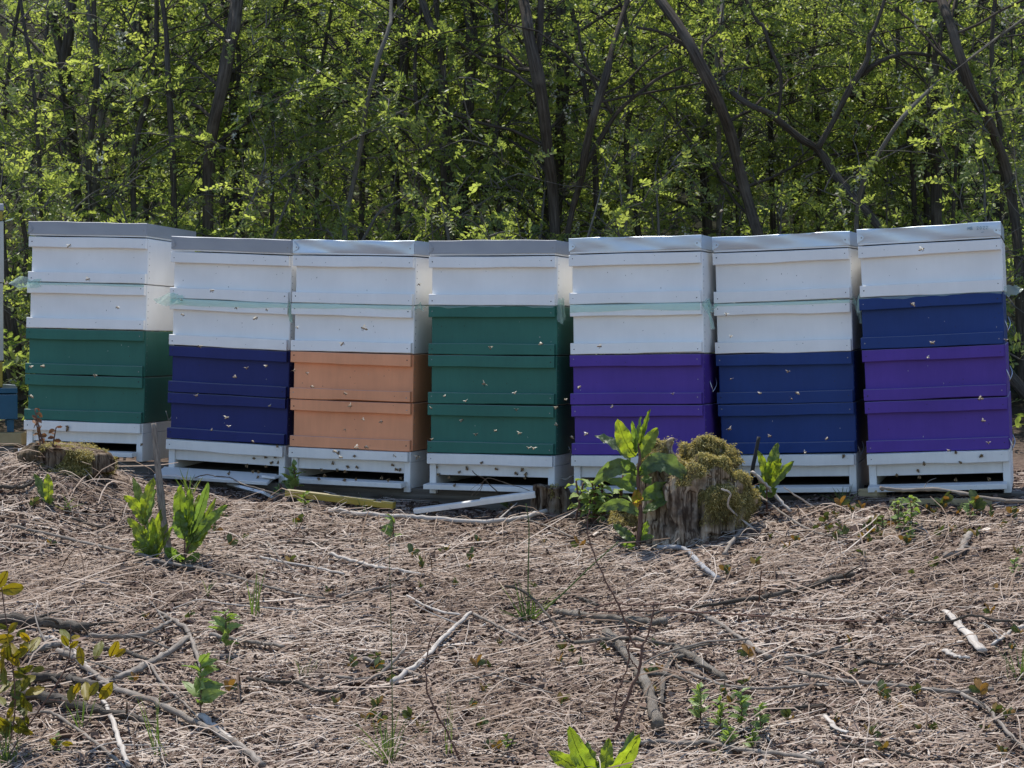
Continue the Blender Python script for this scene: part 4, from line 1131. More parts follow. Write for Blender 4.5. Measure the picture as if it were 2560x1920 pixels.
def upright(name, label, base, paths, m, off, s, cat, thorns=True, lean=0.0):
    """bare stems standing up from one foot; view pixels kept in the plane of the foot"""
    g = onground(off[0] + base[0] / s, off[1] + base[1] / s)
    ac = Acc(); r = np.random.default_rng(hash_(label))
    for pts, w0, w1 in paths:
        P = np.array([list(at(off[0] + p[0] / s, off[1] + p[1] / s, g.y - lean * (i / len(pts)))) for i, p in enumerate(pts)])
        C = catmull(P, len(P) * 4); C[1:-1] += r.normal(0, .0012, (len(C) - 2, 3))
        R = np.linspace(w0, w1, len(C)) / s / F * g.y / 2
        v, f, uv = tube(C, R, 7, 0.04, 3); ac.add(v, f, .5, uv)
        if thorns:
            for i in range(2, len(C) - 1, 3):
                dv = norm(r.normal(0, 1, 3) * [1, .3, .6])
                v, f, uv = tube([C[i], C[i] + dv * 0.014], [R[i] * .6, .0003], 4); ac.add(v, f, .5, uv)
    return tag(ac.make(name, M[m], None, True, tuple(g)), label, cat)
upright('bare_sapling', 'bare reddish thorny sapling standing in the middle of the litter', (1450, 1515), [
    ([(1450, 1520), (1500, 1420), (1550, 1280), (1610, 1140), (1625, 1020)], 20, 15),
    ([(1625, 1020), (1580, 990), (1560, 930), (1510, 800), (1450, 680), (1380, 540), (1330, 370), (1345, 270)], 13, 6),
    ([(1625, 1020), (1650, 960), (1680, 870), (1690, 765)], 13, 9), ([(1610, 1130), (1570, 1080), (1545, 1010), (1560, 985)], 8, 6),
    ([(1560, 995), (1545, 1130), (1500, 1240), (1478, 1330), (1500, 1400)], 9, 6)], 'stick_red', R6, 2.155, 'sapling')
upright('bare_sapling', 'thin bare dark stem curving up left of the bleached slanting branch', (665, 1668), [
    ([(665, 1668), (620, 1560), (560, 1440), (500, 1330), (462, 1200), (465, 1080), (490, 960), (527, 875)], 13, 6)], 'stick_red', R6, 2.155, 'sapling')
# weathered stake
g = onground(420, 1398); ac = Acc()
P = np.array([list(at(x, y, g.y)) for x, y in ((384, 1058), (390, 1120), (398, 1200), (408, 1290), (418, 1360), (424, 1405))])
v, f, uv = tube(catmull(P, 24), np.linspace(13, 22, 24) / F * g.y / 2 * (1 + .06 * np.random.default_rng(4).normal(0, 1, 24)), 10, .06, 5); ac.add(v, f, .5, uv)
tag(ac.make('stake', M['stick_grey'], None, True, tuple(g)), 'weathered grey stake standing between the two left dock plants', 'stake')
g = onground(1880, 1290); ac = Acc()
P = np.array([list(at(x, y, g.y + .05)) for x, y in ((1897, 1092), (1890, 1130), (1880, 1185), (1872, 1300))])
v, f, uv = tube(catmull(P, 12), 5 / F * g.y, 8, .05, 6); ac.add(v, f, .5, uv)
tag(ac.make('stake', M['dark'], None, True, tuple(g)), 'thin black stick standing behind the right side of the big stump', 'stick')

# ------------------------------------------------------------------ litter
def litter():
    r = np.random.default_rng(91)
    def spots(n):
        Y = r.uniform(3.75, 7.3, n); X = r.uniform(-1, 1, n) * (Y * 0.262 + 0.35)
        return X, Y
    n = 60000; S = 6
    X, Y = spots(n)
    L = np.clip(r.lognormal(math.log(0.06), 0.55, n), 0.015, 0.24)
    th = np.where(r.random(n) < 0.6, r.normal(0.0, 0.55, n), r.uniform(0, 6.28, n))
    kk = r.normal(0, 1, n) * np.where(r.random(n) < 0.2, 3.0, 0.6) * np.minimum(1.6, .08 / L)
    tw = r.random(n) < .045; L = np.where(tw, r.uniform(.1, .32, n), L)
    u = np.linspace(-0.5, 0.5, S)
    ang = th[:, None] + kk[:, None] * u[None]
    dx = np.cos(ang) * L[:, None] / (S - 1); dy = np.sin(ang) * L[:, None] / (S - 1)
    PXs = X[:, None] + np.cumsum(dx, 1) - dx.sum(1)[:, None] / 2; PYs = Y[:, None] + np.cumsum(dy, 1) - dy.sum(1)[:, None] / 2
    lift = r.exponential(0.0045, n) + 0.001
    arch = np.where(r.random(n) < 0.16, r.uniform(0.004, 0.035, n) * L / 0.1, 0.0)
    tilt = r.normal(0, 1, n) * L * np.where(r.random(n) < 0.25, 0.20, 0.06)
    yh = 6.62 - 0.306 * np.clip(X, -2.5, 2.5)
    close = (Y > yh - 0.36) & (X > -1.25)
    gone = close & (r.random(n) < np.clip((Y - yh + 0.36) / 0.12, 0, .8)); rr_k = np.where(gone, 0.0, 1.0)
    arch = np.where(close, 0, arch); tilt = np.where(close, tilt * .3, tilt)
    SK = np.concatenate(STICKS); under = np.zeros(n, bool)
    for a_ in range(0, n, 4000):
        dd = np.hypot(X[a_:a_ + 4000, None] - SK[None, :, 0], Y[a_:a_ + 4000, None] - SK[None, :, 1]) - SK[None, :, 2]
        under[a_:a_ + 4000] = dd.min(1) < 0.055
    under &= r.random(n) < .8
    lift = np.where(under, .0015, lift); arch = np.where(under, 0, arch); tilt = np.where(under, 0, tilt)
    Z = G(PXs, PYs) + lift[:, None] + arch[:, None] * (1 - (2 * u[None]) ** 2) + np.abs(tilt[:, None] * (u[None] + 0.5))
    C = np.stack([PXs, PYs, Z], -1)
    Tn = norm(np.stack([np.cos(ang), np.sin(ang), np.zeros_like(ang)], -1)); Sd = np.stack([-Tn[..., 1], Tn[..., 0], np.zeros_like(ang)], -1)
    rr = (np.where(tw, r.uniform(.0011, .0026, n), r.lognormal(math.log(0.00083), 0.42, n))[:, None] * np.array([0.7, 1, 1, 1, .95, .6])[None])[..., None] * rr_k[:, None, None] + 1e-6
    up = np.array([0, 0, 1.0])
    V = np.stack([C + Sd * rr, C + up * rr * 1.1, C - Sd * rr], 2).reshape(-1, 3)
    base = (np.arange(n)[:, None] * S + np.arange(S - 1)[None]).ravel()[:, None] * 3
    Fs = np.concatenate([base + np.array([[0, 1, 4, 3]]), base + np.array([[1, 2, 5, 4]])], 1).reshape(-1, 4)
    tint = np.repeat(np.clip(np.where(tw, r.normal(.28, .2, n), r.normal(0.525, 0.24, n) + .16 * np.sin(2.9 * X + 3.7 * Y) * np.sin(4.1 * Y - 2.3 * X + 1)), 0, 1), (S - 1) * 2)
    # crumbled dead leaflets
    m = 95000
    X, Y = spots(m)
    c = np.stack([X, Y, G(X, Y) + r.exponential(0.003, m) + 0.001], 1)
    a = norm(np.stack([r.normal(0, 1, m), r.normal(0, 1, m), r.normal(0, .35, m)], 1)); nn = np.array([0, -0.25, 1.0]) + r.normal(0, 0.75, (m, 3)); b = norm(np.cross(nn, a))
    s = r.lognormal(math.log(0.0068), 0.35, m)[:, None]; w = s * r.uniform(0.35, 0.8, m)[:, None]
    V2 = np.stack([c - a * s, c + b * w + up * s * .2, c + a * s + up * s * .3 * r.normal(0, 1, m)[:, None], c - b * w + up * s * .25], 1).reshape(-1, 3)
    F2 = np.arange(m)[:, None] * 4 + np.array([[0, 1, 2, 3]])
    t2 = np.clip(r.beta(1.6, 2.4, m), 0, 1)
    o = mesh_np('leaf_litter', np.concatenate([V, V2]), np.concatenate([Fs, F2 + len(V)]), [M['litter'], M['crumbs']], None,
                np.concatenate([tint, t2]), False, None, np.concatenate([np.zeros(len(Fs)), np.ones(m)]))
    tag(o, 'dry leaf stalks and dead leaves covering the bank', 'leaf litter', kind='stuff')
litter()

# loose boards in front of the hives
def lath(name, label, p0, p1, hw, hh, m, z0=0.0, z1=0.0, roll=0.0, cat='board', bits=()):
    a = onground(*p0, z0) if not isinstance(p0, Vector) else p0
    b_ = onground(*p1, z1) if not isinstance(p1, Vector) else p1
    d = b_ - a; L = d.length
    b = Boxes(); b.box(0, L, -hw / 2, hw / 2, 0, hh, M[m], 0.0012)
    for (u0, u1, dh) in bits: b.box(L * u0, L * u1, -hw / 2 + .001, hw / 2 - .001, hh - .003, hh + dh, M[m], .001)
    o = b.make(name)
    uvl = o.data.uv_layers.new(name='UVMap')
    for lp in o.data.loops:
        c = o.data.vertices[lp.vertex_index].co; uvl.data[lp.index].uv = (c.x, (c.z + c.y) * 2)
    o.matrix_world = Matrix.Translation(a) @ d.to_track_quat('X', 'Z').to_matrix().to_4x4() @ Matrix.Rotation(roll, 4, 'X')
    return tag(o, label, cat)
lath('painted_board', 'white painted board lying low in front of the navy hive', (505, 1199), (672, 1243), 0.05, 0.010, 'white', .006, .006, rad(-28))
lath('painted_board', 'small white board under the left end of the navy hive landing board', (408, 1190), (478, 1200), 0.055, 0.009, 'white', .012, .012, rad(-22))
lath('yellow_batten', 'yellow painted notched batten lying below the orange hive', (716, 1240), (985, 1272), 0.03, 0.018, 'yellow', .022, .010, 0, 'batten', ((0.0, 0.82, .004), (.89, 1.0, .004)))
lath('painted_board', 'long white painted lath in front of the hive with three green boxes', onground(1036, 1284, .004), at(1340, 1243, onground(1036, 1284).y - .06), 0.020, 0.016, 'white_base', .004, .03, rad(10), 'board', ((0.55, 1.0, .004),))
lath('wood_offcut', 'short pale timber offcut between the feet of the last two hives', (2158, 1240), (2204, 1244), 0.06, 0.024, 'freshwood', .006, .006)
lath('wood_offcut', 'long pale timber offcut under the leaning blue and purple hive', (2225, 1262), (2480, 1262), 0.03, 0.018, 'freshwood', .004, .004)

# ------------------------------------------------------------------ stumps
def remesh_blobs(blobs, voxel):
    bm = bmesh.new()
    me = bpy.data.meshes.new('tmp')
    V, Fq = [], []; n = 0
    for P, R in blobs:
        v, f, _ = tube(catmull(P, 14), np.interp(np.linspace(0, len(R) - 1, 14), np.arange(len(R)), R), 18, 0.06, n % 97)
        V.append(v); Fq.append(f + n); n += len(v)
    V = np.concatenate(V); Fq = np.concatenate(Fq)
    o = mesh_np('tmp_blob', V, Fq, M['stump'])
    md = o.modifiers.new('r', 'REMESH'); md.mode = 'VOXEL'; md.voxel_size = voxel
    sm = o.modifiers.new('s', 'SMOOTH'); sm.iterations = 3; sm.factor = .5
    dg = bpy.context.evaluated_depsgraph_get(); dg.update()
    em = bpy.data.meshes.new_from_object(o.evaluated_get(dg))
    bpy.data.objects.remove(o, do_unlink=True)
    bm.free()
    return em

def stump(name, label, blobs, voxel, ridge, mossf, nmoss, origin, mlen=(0.004, 0.010), seed=0, cavity=None, sm_='stump'):
    r = np.random.default_rng(seed)
    me = remesh_blobs(blobs, voxel)
    nv = len(me.vertices)
    co = np.empty(nv * 3, np.float32); me.vertices.foreach_get('co', co); co = co.reshape(-1, 3).astype(float)
    no = np.empty(nv * 3, np.float32); me.vertices.foreach_get('normal', no); no = no.reshape(-1, 3)
    out = co.copy()
    for i in range(nv):
        p = co[i]
        k = mnoise.noise(Vector((p[0] * 34, p[1] * 34, p[2] * 4.5))) + .6 * mnoise.noise(Vector((p[0] * 80, p[1] * 80, p[2] * 9 + 5)))
        l = mnoise.noise(Vector((p[0] * 22 + 9, p[1] * 22, p[2] * 22))) + .5 * mnoise.noise(Vector((p[0] * 55, p[1] * 55 + 3, p[2] * 55)))
        flat = 1 - abs(no[i][2])
        rg = 1 - abs(mnoise.noise(Vector((p[0] * 15 + 3, p[1] * 15, p[2] * 2.2)))) * 1.6
        big = mnoise.noise(Vector((p[0] * 9, p[1] * 9 + 7, p[2] * 5)))
        d_ = ridge * k * flat + ridge * 1.15 * l * (1 - flat * .55) - 1.9 * ridge * max(0, rg - .72) / .28 * flat + ridge * 1.3 * big
        if cavity: d_ -= .032 * math.exp(-((p[0] - cavity[0]) / .032) ** 2 - ((p[2] - cavity[1]) / .055) ** 2) * (no[i][1] < .2)
        out[i] = p + no[i] * d_
    me.vertices.foreach_set('co', out.astype(np.float32).ravel())
    me.update()
    ms = np.array([mossf(out[i], no[i]) for i in range(nv)])
    a = me.attributes.new('mossy', 'FLOAT', 'POINT'); a.data.foreach_set('value', np.clip(ms, 0, 1).astype(np.float32))
    me.polygons.foreach_set('use_smooth', np.ones(len(me.polygons), bool))
    me.materials.clear(); me.materials.append(M[sm_])
    root = thing(name, label, 'tree stump', tuple(origin))
    w = bpy.data.objects.new('wood', me); COL.objects.link(w); w.parent = root; w.matrix_parent_inverse = Matrix.Translation(-Vector(origin))
    # moss: short drooping blades
    idx = np.where(ms > 0.25)[0]
    if len(idx) and nmoss:
        pr = ms[idx] / ms[idx].sum()
        ch = r.choice(idx, nmoss, p=pr)
        c = out[ch] + r.normal(0, voxel * .6, (nmoss, 3)); nn = no[ch]
        d = norm(nn * r.uniform(.3, 1, (nmoss, 1)) + r.normal(0, .45, (nmoss, 3)) + np.array([0, 0, -.35]))
        L = r.uniform(*mlen, nmoss)[:, None]; sd_ = norm(np.cross(d, r.normal(0, 1, (nmoss, 3)))) * r.uniform(.0006, .0013, nmoss)[:, None]
        tip = c + d * L + np.array([0, 0, -1.0]) * L * .45
        V = np.stack([c - sd_, c + sd_, c + d * L * .55 + sd_ * .8, tip], 1).reshape(-1, 3)
        ty = np.clip(r.normal(.45, .2, nmoss) + .35 * (nn[:, 2] - .3), 0, 1)
        o = mesh_np('moss', V - np.array(origin), np.arange(nmoss)[:, None] * 4 + np.array([[0, 1, 2, 3]]), M['moss'], root, ty)
    return root

g = onground(1735, 1372); YS = g.y + 0.16; kS = YS / F
def sp(x, y, dy=0.0): return tuple(at(x, y, YS + dy))
bl = [
 ([sp(1722, 1410), sp(1732, 1300), sp(1748, 1215), sp(1765, 1180)], np.array([112, 108, 116, 92]) * kS),
 ([sp(1632, 1330, -.02), sp(1640, 1230, -.02), sp(1648, 1140, -.02), sp(1655, 1098, -.02)], np.array([46, 44, 42, 30]) * kS),
 ([sp(1676, 1190, -.045), sp(1676, 1100, -.045)], np.array([16, 9]) * kS),
 ([sp(1692, 1230, .01), sp(1694, 1150, .01)], np.array([34, 22]) * kS), ([sp(1722, 1190, -.07), sp(1724, 1160, -.07)], np.array([30, 20]) * kS), ([sp(1700, 1215, -.06), sp(1700, 1190, -.06)], np.array([24, 14]) * kS),
 ([sp(1745, 1190, .02), sp(1750, 1115, .02)], np.array([62, 50]) * kS),
 ([sp(1722, 1150, .0), sp(1726, 1108, .0)], np.array([24, 22]) * kS), ([sp(1780, 1130, .0), sp(1790, 1098, .0)], np.array([32, 26]) * kS),
 ([sp(1815, 1160, .0), sp(1812, 1118, .0)], np.array([34, 24]) * kS), ([sp(1757, 1120, -.02), sp(1758, 1096, -.02)], np.array([22, 14]) * kS),
 ([sp(1770, 1200, -.06), sp(1782, 1148, -.06)], np.array([50, 34]) * kS), ([sp(1722, 1200, -.06), sp(1722, 1168, -.06)], np.array([34, 20]) * kS),
 ([sp(1820, 1330, -.02), sp(1828, 1250, -.02), sp(1822, 1190, -.02)], np.array([54, 62, 44]) * kS),
 ([sp(1790, 1330, -.07), sp(1800, 1260, -.07), sp(1795, 1215, -.06)], np.array([50, 56, 34]) * kS),
 ([sp(1760, 1300, -.09), sp(1757, 1230, -.08)], np.array([26, 26]) * kS),
 ([sp(1712, 1400, -.10), sp(1702, 1330, -.10), sp(1690, 1245, -.085)], np.array([26, 26, 14]) * kS),
 ([sp(1650, 1400, -.06), sp(1640, 1310, -.04)], np.array([40, 34]) * kS), ([sp(1790, 1400, -.08), sp(1780, 1340, -.08)], np.array([40, 36]) * kS),
 ([sp(1560, 1310, -.02), sp(1568, 1265, -.02)], np.array([42, 26]) * kS),
]
def bigmoss(p, n):
    x = 1280 + p[0] / p[1] * F; y = HOR - (p[2] - EYE) / p[1] * F
    q = mnoise.noise(Vector((p[0] * 16, p[1] * 16, p[2] * 16)))
    m = 0.0
    if x > 1745 and y < 1330: m = 0.9 - max(0, (y - 1270) / 70)
    if y < 1215 and x > 1690: m = max(m, 0.8)
    if 1590 < x < 1700 and y < 1200: m = .6 if (y < 1150 and x < 1668) else .3 if x < 1640 else .12
    if x < 1600: m = max(m, .6)
    return m * (1.0 if q > -.42 else 0.15) * (1 if n[2] > -.5 else .4) + (0.2 if n[2] > .6 else 0)
stump('tree_stump', 'big rotten tree stump with thick moss in front of the purple and blue hives', bl, 0.0055, 0.014, bigmoss, 28000, g, seed=3, cavity=(sp(1722, 1240)[0], sp(1722, 1240)[2]))

g2 = onground(1375, 1288); Y2 = g2.y + .04; k2 = Y2 / F
s2 = lambda x, y, dy=0.0: tuple(at(x, y, Y2 + dy))
stump('tree_stump', 'small dark bark stump in front of the gap between green and purple hives', [
 ([s2(1378, 1300), s2(1378, 1255), s2(1380, 1216)], np.array([48, 43, 42]) * k2), ([s2(1325, 1292, -.02), s2(1345, 1262, -.01)], np.array([14, 16]) * k2),
 ([s2(1345, 1250, -.02), s2(1343, 1212, -.02)], np.array([12, 8]) * k2), ([s2(1410, 1300, -.01), s2(1405, 1220, -.01)], np.array([22, 18]) * k2)], 0.006, 0.007,
 lambda p, n: .55 * (mnoise.noise(Vector((p[0] * 20, p[1] * 20, p[2] * 20))) > 0.1) * (p[0] > float(at(1375, 1250, Y2).x)), 900, g2, seed=5, sm_='stump_dark')

g3 = onground(160, 1176); Y3 = g3.y + .10; k3 = Y3 / F
s3 = lambda x, y, dy=0.0: tuple(at(x, y, Y3 + dy))
stump('tree_stump', 'low wide cut stump with moss in front of the hive standing apart', [
 ([s3(165, 1185), s3(165, 1140), s3(168, 1114)], np.array([108, 102, 96]) * k3), ([s3(250, 1180, -.05), s3(245, 1135, -.05)], np.array([40, 30]) * k3),
 ([s3(80, 1180, -.03), s3(85, 1115, -.03)], np.array([26, 22]) * k3)], 0.0075, 0.006,
 lambda p, n: (.9 if p[0] > float(at(120, 1120, Y3).x) else .15) * (mnoise.noise(Vector((p[0] * 12, p[1] * 12, p[2] * 12))) > -.25) * (1 if n[2] < .75 else .6), 9000, g3, seed=7, sm_='stump_dark')

# ------------------------------------------------------------------ leaves and plants
def blade(p0, p1, p2, width, twist=0.0, fold=0.25, ruffle=0.06, nu=10, nv=4, shape='dock', r=None, face=(0, -1.0, 0.25)):
    """leaf surface along a curve p0-p1-p2; width in metres"""
    p0, p1, p2 = [np.asarray(q, float) for q in (p0, p1, p2)]
    u = np.linspace(0, 1, nu)[:, None]
    C = (1 - u) ** 2 * p0 + 2 * u * (1 - u) * p1 + u ** 2 * p2
    Tn = norm(np.gradient(C, axis=0))
    view = np.array(face if shape != 'spade' else (0, -.45, .9))
    Wd = norm(np.cross(Tn, view)); Nn = norm(np.cross(Wd, Tn))
    ct, s_ = math.cos(twist), math.sin(twist)
    Wd, Nn = Wd * ct + Nn * s_, Nn * ct - Wd * s_
    uu = u[:, 0]
    if shape == 'dock': prof = np.sin(np.pi * np.clip(uu, 0, 1) ** 0.95) ** 0.62 * (1 + .06 * np.sin(uu * 31 + (r.uniform(0, 6) if r is not None else 0))) + .05 * (1 - uu)
    elif shape == 'oval': prof = np.sin(np.pi * uu) ** .65
    elif shape == 'spade': prof = np.where(uu < .3, np.clip(uu / .3, 0, 1) ** .4 * .9 * (uu > .08), (1 - uu) / .7 * .95 + .04)
    else: prof = (1 - uu) ** .6 * np.minimum(1, uu * 5 + .4)
    ph = r.uniform(0, 6.28, 3) if r is not None else np.zeros(3)
    V = []
    for j in range(nv + 1):
        v = j / nv * 2 - 1
        z = fold * abs(v) * prof * width * .5 + ruffle * width * abs(v) * np.sin(uu * 22 + ph[0] + (1.6 if v > 0 else 0)) + .055 * width * np.sin(uu * 40 + ph[1] + v * 6) + .03 * width * np.sin(uu * 27 - abs(v) * 9 + ph[2])
        V.append(C + Wd * (v * prof * width / 2)[:, None] + Nn * z[:, None])
    V = np.stack(V, 1).reshape(-1, 3)
    k = nv + 1; i = (np.arange(nu - 1)[:, None] * k + np.arange(nv)[None]).ravel()
    return V, np.stack([i, i + 1, i + k + 1, i + k], 1)

def plant(name, label, base, stems, leaves, m, off, s, cat='plant', shape='dock', tint=.55, stemm='stick_red', group=None, dyr=.05, parts=True, mirror=0, spread=.10, wscale=1.0):
    """leaves: (x0,y0, xm,ym, x2,y2, width px, twist deg, tint or None) in view pixels, in the depth of the foot"""
    r = np.random.default_rng(hash_(label) + mirror)
    g = onground(off[0] + base[0] / s, off[1] + base[1] / s)
    root = thing(name, label, cat, tuple(g), group)
    c = lambda x, y, dy=0.0: np.array(list(at(off[0] + x / s, off[1] + y / s, g.y + dy)))
    sa = Acc()
    for pts, w0, w1 in stems:
        P = np.array([c(*p) for p in pts]); C = catmull(P, len(P) * 4)
        v, f, uv = tube(C, np.linspace(w0, w1, len(C)) / s / F * g.y / 2, 8, .03, 1); sa.add(v, f, .5, uv)
    if sa.n: sa.make('stem', M[stemm], root, True, tuple(g))
    allv = Acc()
    for q, lf in enumerate(leaves):
        x0, y0, xm, ym, x2, y2, w = lf[:7]
        tw = rad(lf[7]) if len(lf) > 7 and lf[7] is not None else rad(r.uniform(-35, 35))
        tt = lf[8] if len(lf) > 8 and lf[8] is not None else float(np.clip(tint + r.normal(0, .15), 0, .88))
        dy = lf[9] if len(lf) > 9 else r.uniform(-dyr, dyr)
        p0, pm, p2 = c(x0, y0, 0), c(xm, ym, dy * .6), c(x2, y2, dy * 1.4)
        wd = w * wscale / s / F * g.y
        v, f = blade(p0, pm, p2, wd, tw, r.uniform(.12, .35), .115 if shape == 'dock' else .04, 18 if shape == 'dock' else 9, 8 if shape == 'dock' else 4, shape, r)
        if parts:
            a = Acc(); tf = np.clip(tt + r.normal(0, .03, len(f)), 0, 1)
            a.add(v, f, tf)
            # pale midrib
            u = np.linspace(0, .95, 10)[:, None]; C = (1 - u) ** 2 * p0 + 2 * u * (1 - u) * pm + u ** 2 * p2
            vv, ff, uv = tube(C, np.linspace(.0016, .0004, 10), 5); a.add(vv, ff, min(tt + .2, .9))
            a.make('leaf', M[m], root, True, tuple(g))
        else:
            allv.add(v, f, np.clip(tt + r.normal(0, .03, len(f)), 0, 1))
    if not parts and allv.n: allv.make('leaves', M[m], root, True, tuple(g))
    return root

# main dock in front of the stump (view 1400,1000, scale 3.687)
Z1 = (1400, 1000)
plant('dock_plant', 'tall leafy dock plant standing in front of the big mossy stump', (715, 1385), [([(712, 1390), (735, 1180), (742, 1000), (722, 800), (718, 680), (735, 520), (715, 400)], 50, 20)], [
 (700, 520, 590, 420, 530, 172, 190, 5, .86), (650, 560, 520, 380, 318, 328, 125, -25, .05), (722, 440, 715, 300, 748, 145, 62, 45, .6), (765, 340, 785, 230, 832, 82, 60, 35, .72),
 (735, 540, 790, 400, 902, 258, 150, -15, .84), (695, 420, 690, 300, 662, 190, 60, 30, .6), (700, 480, 705, 420, 690, 230, 90, 60, .45),
 (690, 660, 520, 520, 308, 790, 175, 10, .1), (700, 700, 640, 560, 545, 575, 110, 30, .3), (735, 700, 940, 420, 1205, 785, 215, 8, .08),
 (725, 800, 640, 700, 580, 790, 150, 20, .4), (750, 930, 900, 760, 1132, 860, 170, -12, .5), (760, 1040, 880, 960, 1050, 880, 110, 25, .5),
 (740, 1075, 560, 870, 342, 1035, 130, 12, .12), (728, 975, 690, 900, 722, 818, 120, 0, .97, -.06), (705, 860, 560, 740, 420, 750, 110, -20, .5),
 (770, 760, 800, 700, 830, 780, 120, 30, .5), (700, 1310, 600, 1240, 490, 1140, 110, -10, .45), (700, 1340, 650, 1300, 630, 1200, 90, 25, .5), (735, 1290, 800, 1260, 865, 1262, 70, 10, .5), (730, 1310, 770, 1200, 810, 1110, 90, -30, .55),
 (740, 650, 780, 600, 770, 700, 90, 40, .6), (690, 1370, 640, 1340, 560, 1330, 60, 15, .5), (735, 420, 760, 300, 770, 215, 60, 20, .6)], 'dock', Z1, 3.687, wscale=.86)
plant('dock_plant', 'dock plant with upright leaves right of the big stump', (1905, 1060), [([(1905, 1065), (1908, 800), (1915, 700)], 20, 14)], [
 (1910, 800, 1900, 620, 1820, 462, 80, 10, .8), (1915, 780, 1950, 580, 2005, 395, 110, -10, .82), (1915, 800, 1960, 640, 2045, 540, 110, 20, .85), (1920, 830, 2010, 690, 2160, 560, 90, -20, .84),
 (1910, 830, 1860, 780, 1850, 700, 80, 40, .6), (1910, 900, 1830, 880, 1810, 790, 90, 10, .5), (1915, 880, 1960, 860, 2000, 810, 80, 20, .5), (1905, 760, 1925, 660, 1930, 560, 90, 40, .6)], 'dock', Z1, 3.687)
Z6 = (280, 1150)
plant('dock_plant', 'bushy dock plant on the left side of the weathered stake', (560, 1370), [([(560, 1375), (560, 1250)], 30, 20)], [
 (430, 860, 400, 560, 290, 235, 130, -20, .6), (440, 900, 470, 600, 575, 240, 190, 10, .85), (440, 900, 420, 640, 160, 490, 170, 15, .86), (460, 900, 560, 700, 600, 400, 120, 40, .3),
 (540, 1350, 420, 960, 200, 800, 150, 10, .86), (550, 1350, 480, 1100, 430, 900, 130, 20, .8), (560, 1350, 580, 1000, 690, 670, 130, -15, .82), (560, 1350, 500, 1180, 275, 960, 160, 0, .8),
 (540, 1370, 420, 1250, 290, 1120, 190, 15, .6), (570, 1350, 640, 1100, 760, 880, 110, 25, .84), (560, 1350, 560, 1100, 560, 780, 150, 5, .7), (580, 1370, 600, 1200, 620, 950, 150, 30, .35), (590, 1370, 700, 1150, 850, 900, 90, 10, .75), (540, 1380, 500, 1250, 450, 1100, 160, -25, .4),
 (560, 1350, 520, 1000, 440, 600, 90, 50, .4)], 'dock', Z6, 5.53)
plant('dock_plant', 'dock plant with long stalked leaves on the right side of the stake', (990, 1410), [([(1000, 1410), (1040, 1250), (1100, 1100)], 34, 20), ([(995, 1400), (1005, 1200), (1010, 980)], 26, 16)], [
 (1010, 1000, 900, 650, 960, 340, 190, 5, .6), (1030, 1000, 1080, 640, 1080, 390, 150, 15, .55), (1010, 1100, 920, 900, 940, 680, 210, 10, .35), (1080, 1050, 1260, 620, 1330, 300, 130, -20, .4),
 (1100, 1100, 1200, 760, 1210, 480, 210, 8, .87), (1100, 1150, 1060, 800, 1000, 540, 110, 30, .7), (1090, 1150, 1230, 960, 1290, 790, 240, 5, .8), (1130, 1100, 1300, 800, 1440, 520, 90, -25, .85),
 (1120, 1150, 1330, 850, 1600, 620, 170, 20, .5), (1040, 1300, 1180, 1050, 1310, 850, 200, -10, .5), (900, 1350, 830, 1280, 720, 1220, 150, 10, .4), (1000, 1400, 900, 1300, 800, 1300, 130, 30, .35), (1010, 1410, 1150, 1350, 1230, 1300, 120, 0, .4), (1040, 1250, 1100, 1000, 1140, 650, 130, 40, .6)], 'dock', Z6, 5.53)
plant('dock_plant', 'small two leaved dock shoot at the left below the low mossy stump', (240, 240), [], [(255, 235, 230, 150, 185, 75, 50, 10, .45), (258, 235, 265, 150, 255, 72, 52, -10, .87), (262, 238, 270, 210, 295, 215, 30, 0, .6)], 'dock', (0, 1150), 2.155)
plant('dock_plant', 'dock plant with crinkled lit leaves cut by the bottom edge', (1400, 1740), [], [
 (1400, 1740, 1290, 1640, 1235, 1430, 105, -5, .7), (1390, 1740, 1280, 1650, 1120, 1570, 105, 20, .8), (1420, 1740, 1430, 1640, 1450, 1495, 80, 10, .75), (1420, 1740, 1520, 1660, 1615, 1475, 95, -20, .84), (1430, 1740, 1540, 1620, 1580, 1455, 70, 30, .4), (1400, 1740, 1340, 1640, 1330, 1520, 110, 40, .55), (1440, 1745, 1530, 1690, 1560, 1600, 90, 0, .6)], 'dock', R6, 2.155)

# goosefoot like seedlings
def weed(label, base, hgt, off=R5, s=2.155, group=None, seed=0, m='weed', tint=.55, n=14, w=1.0, name='weed_seedling'):
    r = np.random.default_rng(hash_(label) + seed)
    bx, by = base; L = []
    for q in range(n):
        t = .25 + .75 * q / (n - 1); a = r.uniform(0, 6.28); ln = hgt * .46 * (1.15 - .55 * t) * w
        x0, y0 = bx + r.normal(0, 2), by - hgt * t * .92
        x2, y2 = x0 + math.cos(a) * ln, y0 + math.sin(a) * ln * .35 - ln * .35
        L.append((x0, y0, (x0 + x2) / 2, (y0 + y2) / 2 - ln * .15, x2, y2, ln * .62, r.uniform(-60, 60)))
    return plant(name, label, base, [([(bx, by), (bx + 3, by - hgt * .5), (bx, by - hgt * .93)], 9, 5)], L, m, off, s, 'weed', 'spade', tint, 'stick_red', group, .04)
weed('taller green weed seedling right of the branch heap', (1215, 1060), 260)
weed('green weed seedling with broad leaves below the taller one', (1080, 1400), 330, n=16)
weed('small green weed in front of the yellow batten', (735, 1248), 90, (0, 0), 1.0, n=16)
weed('tiny green weed beside the yellow batten, left of the small one', (622, 1243) if False else (700, 1245), 40, (0, 0), 1.0, n=8)
weed('slim green weed above the bleached stick left of the middle', (285, 462), 165, R6, n=10)
weed('small green weed in front of the right end of the batten', (1640, 270), 100, R5, n=9)
